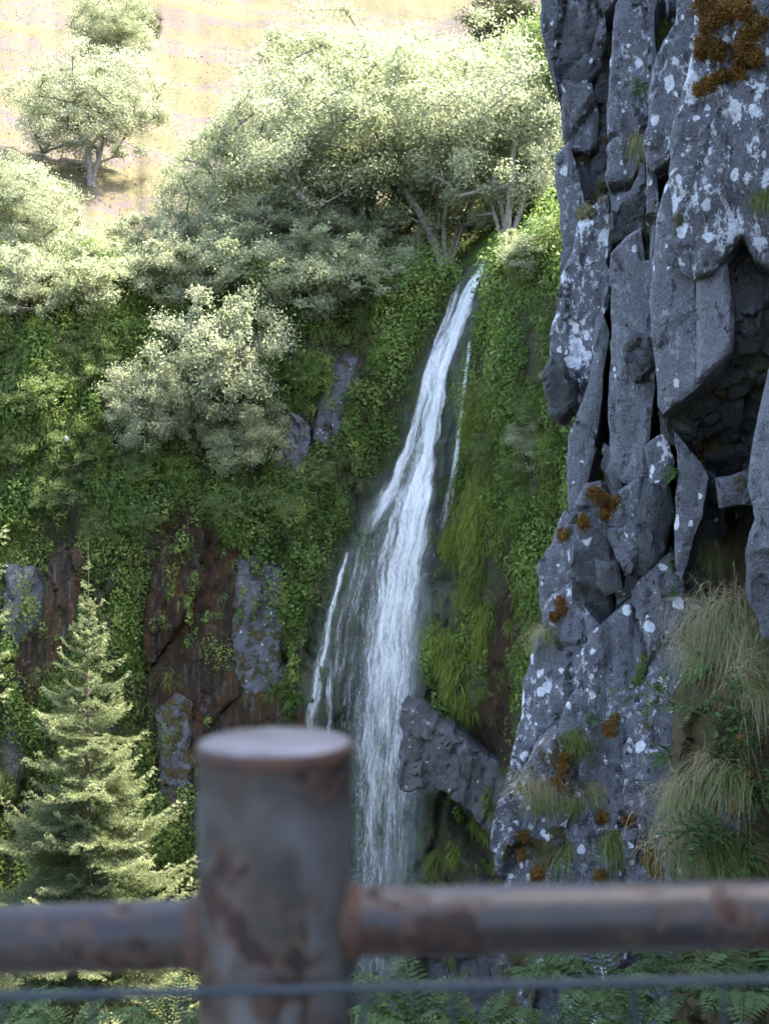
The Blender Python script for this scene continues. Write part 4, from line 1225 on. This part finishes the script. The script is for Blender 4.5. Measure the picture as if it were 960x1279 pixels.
tussock('broad grey-green grass curtain over the rowan', 915, 770, 1600, .85, M_DRY, .007, .22, .55, group=GT)
tussock('reddish grass crest of the grass curtain by the grey rock', 945, 790, 1000, .7, M_DRY, .007, .16, .6, group=GT)
tussock('green-brown grass bank behind the rowan twigs', 948, 840, 1300, .7, M_DRY, .007, .22, .55, group=GT)
tussock('pale grass hanging left of the grass curtain', 880, 810, 700, .5, M_DRY, .006, .12, .6, group=GT)
tussock('drooping grass below the rowan stem', 895, 960, 1000, .6, M_DRY, .007, .16, .6, group=GT)
tussock('fine grass hanging down the edge of the big grey face', 855, 985, 800, .55, M_DRY, .006, .12, .7, group=GT)
tussock('dry grass at the foot of the bank above the rail', 868, 1050, 1100, .55, M_DRY, .007, .2, .5, group=GT)
tussock('green grass mat above the rail end of the bank', 925, 1065, 1100, .5, M_GRASSG, .007, .22, .5, group=GT)
tussock('straw-coloured tuft bulging from the left edge of the cliff', 682, 790, 600, .38, M_DRY, .007, .07, .6, group=GT)
tussock('grey-brown heathery tuft in the middle of the lower cliff', 680, 985, 900, .32, M_DRY, .007, .14, .5, group=GT)
tussock('green grass tuft beside the grey-brown heathery one', 720, 925, 700, .3, M_GRASSG, .007, .10, .5, group=GT)
tussock('small grass tuft right of the brown moss strip', 745, 985, 450, .28, M_DRY, .006, .07, .6, group=GT)
tussock('long green grass streak low on the cliff', 705, 1060, 800, .4, M_GRASSG, .007, .10, .7, group=GT)
tussock('grass streak on the ledge over the right rail', 765, 1050, 700, .4, M_GRASSG, .007, .07, .7, group=GT)
tussock('green-brown growth hanging in the groove beside the slanting column', 822, 40, 800, .5, M_GRASSG, .007, .09, .7, group=GT)
tussock('dry roots and grass under the groove growth', 798, 175, 700, .45, M_DRY, .006, .08, .8, group=GT)
tussock('dry grass wedge in the niche of the outer column', 730, 262, 450, .35, M_DRY, .006, .06, .7, group=GT)
tussock('reddish grass below the small fern in the dark cleft', 745, 588, 400, .4, M_DRY, .006, .05, .8, group=GT)
tussock('coarse grass at the right end of the white lichen band', 955, 245, 350, .22, M_GRASSG, .006, .06, .6, group=GT)
tussock('green grass tuft growing on the white lichened strip', 712, 1000, 350, .25, M_GRASSG, .006, .05, .6, group=GT)

def fern(label, px, py, n, length, mat=M_FERN, group=None, name='fern', cat='fern', at=None, nrm=None, drop=.22, pinna=.17):
    if at is None:
        hh = hit(px, py)
        if hh is None: return None
        l, nr_ = hh
    else: l, nr_ = Vector(at), Vector(nrm)
    r = np.random.default_rng(int(px * 17 + py * 3))
    o = thing(name, label, cat, l, group)
    n_, u, v = frame(nr_)
    for k in range(n):
        an = 2 * math.pi * k / n + r.uniform(-.3, .3)
        d = unit(n_ * .8 + u * math.cos(an) * .9 + v * math.sin(an) * .7 + np.array([0, 0, .45]))
        L = length * r.uniform(.7, 1.15); S = 18
        p = np.zeros(3); pts = [p]
        for s in range(S):
            d = unit(d + np.array([0, 0, -drop * .35])); p = p + d * L / S; pts.append(p)
        pts = np.array(pts)
        side = unit(np.cross(d, [0, 0, 1.]))
        pos = []; ax = []; ln = []
        for s in range(2, S + 1):
            w = L * pinna * math.sin(math.pi * (s / S) ** .75) + .006
            t = unit(pts[s] - pts[s - 1])
            for sd in (-1, 1):
                a = unit(side * sd + t * .45 + np.array([0, 0, -.15]))
                for q_ in (.3, .7):
                    pos.append(pts[s] + a * w * q_); ax.append(a); ln.append(w * .62)
        pos = np.array(pos); ax = np.array(ax); ln = np.array(ln)
        V, Fq = leaves(pos, unit(np.array([0, -.3, 1.]) + r.normal(0, .3, pos.shape)), ax, ln, ln * .42)
        V2, F2 = tube([tuple(q_) for q_ in pts[::3]], [.004 * length / .4] * len(pts[::3]), 4)
        V, Fq, tt = join([(V, Fq, np.repeat(np.clip(r.normal(.5, .2, len(pos)), 0, 1), 4)), (V2, F2, np.full(len(V2), .4))])
        link('frond', mesh_arrays('frond', V, Fq, mat, False, {'tint': tt}), o)
    return o
GF = 'ferns on the basalt cliff'
fern('dark fern above the rowan twigs', 880, 838, 12, .42, group=GF)
fern('bright fern spreading at the edge of the big grey face', 838, 945, 11, .38, group=GF)
fern('leafy fern at the foot of the grass bank', 918, 1078, 10, .40, group=GF)
fern('tiny fern rooted high in the rough column head', 757, 62, 8, .22, group=GF)
fern('green fern tuft in the groove left of the slanting column', 800, 108, 10, .25, group=GF)
fern('small yellow-green fern in the dark cleft', 752, 560, 8, .18, group=GF)
fern('dark fern hanging in the wet crack under the overhang', 846, 590, 8, .22, group=GF)
fern('fern tuft crowning the brown moss strip', 738, 898, 9, .17, group=GF)
fern('green fern under the grey-brown heathery tuft', 675, 1005, 9, .22, group=GF)
fern('slim plant in the crack below the dark wedge', 838, 700, 6, .18, group=GF)
fern('slim plant low in the crack of the big grey face', 840, 740, 6, .16, group=GF)
fern('fern on the basalt edge beside the straw-coloured tuft', 664, 785, 9, .25, group=GF)
fern('fern beside the ochre streak on the bank', 950, 985, 9, .35, group=GF)

def sapling(label, path, length_leaf, group=None):
    """a rowan: arching stem, side twigs, pinnate leaves"""
    o = thing('rowan_sapling', label, 'sapling', path[0], group)
    org = np.array(path[0]); pts = np.array([tuple(p) for p in path]) - org
    tt = np.linspace(0, 1, len(pts)); fine = np.stack([np.interp(np.linspace(0, 1, 16), tt, pts[:, k]) for k in range(3)], -1)
    V, Fq = tube([tuple(p) for p in fine], [.013 * (1 - .75 * i / 15) for i in range(16)], 6)
    link('stem', mesh_arrays('stem', V, Fq, M_DARKBARK, True), o)
    r = np.random.default_rng(int(abs(org[0]) * 1000))
    for i in range(3, 16):
        for s in range(3):
            t = unit(fine[min(i, 15)] - fine[i - 1])
            d = unit(t * .6 + r.normal(0, .6, 3) + np.array([0, 0, .15]))
            L = length_leaf * r.uniform(.7, 1.3)
            tw = [fine[i] + d * L * f + np.array([0, 0, -.25 * L * f * f]) for f in np.linspace(0, 1, 8)]
            pos = []; ax = []
            side = unit(np.cross(d, [0.1, 0.2, 1.]))
            for k in range(2, 8):
                for sd in (-1, 1):
                    a = unit(side * sd + d * .5 + r.normal(0, .12, 3)); pos.append(tw[k] + a * .028); ax.append(a)
            pos.append(tw[-1] + d * .03); ax.append(d)
            pos = np.array(pos); ax = np.array(ax)
            V, Fq = leaves(pos, unit(np.array([0, -.4, 1.]) + r.normal(0, .35, pos.shape)), ax, .06 * r.uniform(.8, 1.2, len(pos)), .026)
            V2, F2 = tube([tuple(x) for x in tw], [.0022] * 8, 3)
            V, Fq, tn = join([(V, Fq, np.repeat(np.clip(r.normal(.5, .22, len(pos)), 0, 1), 4)), (V2, F2, np.full(len(V2), .2))])
            link('leaf', mesh_arrays('leaf', V, Fq, M_ROWAN, False, {'tint': tn}), o)
    return o
def path_px(lst): return [P(*a) for a in lst]
h0 = hit(935, 962)[0]
D0 = h0.y
sapling('rowan sapling arching from the grass bank over the big grey face', [h0, P(922, 935, D0 - .25), P(895, 905, D0 - .45), P(868, 888, D0 - .5), P(835, 874, D0 - .5), P(806, 862, D0 - .45)], .26)
h1 = hit(955, 1010)[0]
sapling('second rowan sapling at the bank near the picture edge', [h1, P(950, 975, h1.y - .25), P(940, 940, h1.y - .4), P(925, 905, h1.y - .45), P(915, 870, h1.y - .45)], .22)
h2 = hit(905, 1060)[0]
sapling('low rowan seedling above the right rail', [h2, P(893, 1045, h2.y - .2), P(875, 1036, h2.y - .35), P(855, 1040, h2.y - .4)], .22)

# leafy undergrowth below the rail
GU = 'leafy undergrowth below the railing'
def herb(label, px, py, D, n, length, mat=M_FERN, drop=.25):
    at = P(px, py, D)
    return fern(label, px, py, n, length, mat, GU, 'leafy_herb', 'plant', at, (0, -.25, 1), drop, .24)
for lab, x, y, D, n, L in (('broad-leaved herb spreading under the wire at the fall foot', 520, 1292, 8.5, 14, .75), ('leafy herb between fall foot and white-spotted rock', 600, 1296, 8.0, 12, .6),
                           ('green herb hanging over the white-spotted rock', 672, 1225, 8.6, 9, .4), ('bushy herb under the right rail', 760, 1255, 8.2, 14, .75),
                           ('herb climbing the bank under the right rail', 850, 1240, 8.0, 14, .75), ('dense herb in the corner below the grass bank', 930, 1255, 7.6, 14, .7), ('low herb left of the dense corner herb', 800, 1300, 7.4, 14, .6), ('herb at the foot of the white-spotted rock', 705, 1310, 7.6, 12, .6)):
    herb(lab, x, y, D, max(6, int(n * .6)), L, M_HERB)
for lab, x, y, D, n, L in (('pale-leaved herb under the left rail', 90, 1300, 9., 13, .6), ('leafy herb beside the post foot', 215, 1290, 9.5, 13, .7), ('dark herb at the edge under the left rail', 10, 1290, 9.5, 13, .7)):
    herb(lab, x, y, D, 7, L, M_HERB)

# ------------------------------------------------------------------ railing and wire mesh in the foreground
M_POST = painted_metal('post_paint', (.050, .051, .051), (.037, .037, .036), .085, 15., 1.152)
M_RAIL = painted_metal('rail_paint', (.006, .0045, .005), (.010, .008, .0085), .10, 18.)
M_CAP = painted_metal('cap_paint', (.085, .08, .09), (.065, .062, .069), -.05, 14.)
M_WIRE = simple_mat('coated_wire', (.010, .017, .021), (.014, .022, .028), 40., .6, .2, .001, .2)
M_RUSTCOL = simple_mat('weld_rust', (.045, .022, .012), (.022, .014, .011), 60., .85, .6, .002)
PD = .76; PR = .0498
railing = thing('metal_railing', 'weathered grey pipe railing with capped post and rusty rails', 'railing', (P(343, 0, PD).x, PD, -1.3))
ptop = P(343, 924, PD).z
def lathe(prof, sides=48):
    V = []; Fq = []
    for (r_, z) in prof:
        for k in range(sides):
            a = 2 * math.pi * k / sides; V.append((r_ * math.cos(a), r_ * math.sin(a), z))
    for i in range(len(prof) - 1):
        for k in range(sides):
            k2 = (k + 1) % sides
            Fq.append((i * sides + k, i * sides + k2, (i + 1) * sides + k2, (i + 1) * sides + k))
    return np.array(V), np.array(Fq)
H0 = ptop + 1.3
V, Fq = lathe([(PR, 0), (PR, H0 - .03), (PR, H0 - .0115)])
post = link('post', mesh_arrays('post', V, Fq, M_POST, True), railing)
V, Fq = lathe([(PR - .0005, H0 - .012), (PR + .0012, H0 - .0105), (PR + .0012, H0 - .003), (PR - .0004, H0 - .0012)])
link('cap_rim', mesh_arrays('cap_rim', V, Fq, M_RUSTCOL, True), post)
V, Fq = lathe([(PR - .0004, H0 - .0012), (PR - .003, H0), (.02, H0 + .0006), (.0001, H0 + .0008)])
link('cap', mesh_arrays('cap', V, Fq, M_CAP, True), post)
px0 = railing.location.x
def rail(pa, pb, ra):
    a = Vector(pa) - railing.location; b = Vector(pb) - railing.location
    V, Fq = tube([a.lerp(b, f) for f in np.linspace(0, 1, 12)], [ra] * 12, 24)
    return link('rail', mesh_arrays('rail', V, Fq, M_RAIL, True), railing)
jl = P(262, 1166, PD); jr = P(424, 1152, PD)
rl = rail(P(-700, 1196, .80), jl, .0222)
rr_ = rail(jr, P(1700, 1128, .80), .0222)
for (j, s, par_) in ((jl, -1, rl), (jr, 1, rr_)):
    a = j - railing.location
    V, Fq = tube([a + Vector((s * x, 0, 0)) for x in (-.004, .001, .006, .010, .014)], [.0245, .0268, .0262, .0242, .0228], 24)
    link('weld_collar', mesh_arrays('weld_collar', V, Fq, M_RUSTCOL, True), par_)
# clamp that holds the wire to the post
V, Fq = tube([Vector((.0, -PR - .001, P(343, 1228, PD - PR).z + 1.3 + dz)) for dz in (-.020, -.012, -.004, .004)], [.007, .010, .010, .006], 12)
link('wire_clamp', mesh_arrays('wire_clamp', V, Fq, M_RUSTCOL, True), railing)
WD = .70
mesh_f = thing('wire_mesh_fence', 'dark blue-green welded wire mesh fixed to the front of the post', 'fence', (0, WD, -1.3))
def wire(a, b, r_):
    a = Vector(a) - mesh_f.location; b = Vector(b) - mesh_f.location
    V, Fq = tube([a, a.lerp(b, .5), b], [r_] * 3, 8)
    return link('wire', mesh_arrays('wire', V, Fq, M_WIRE, True), mesh_f)
wire(P(-500, 1256, WD), P(1460, 1212, WD), .0030)
for k in range(1, 4):
    z = P(0, 1234, WD).z - k * .10
    wire((-.6, WD, z), (.6, WD, z), .002)
for k in range(-10, 12):
    x0 = P(567 + 113 * k, 0, WD).x
    ztop = P(0, 1234 - (567 + 113 * k - 480) * .0224, WD).z
    wire((x0, WD + .004, ztop), (x0, WD + .004, -1.28), .0016)
print('objects', len(bpy.data.objects), 'tris', sum(len(m.loops) - 2 * len(m.polygons) for m in bpy.data.meshes))
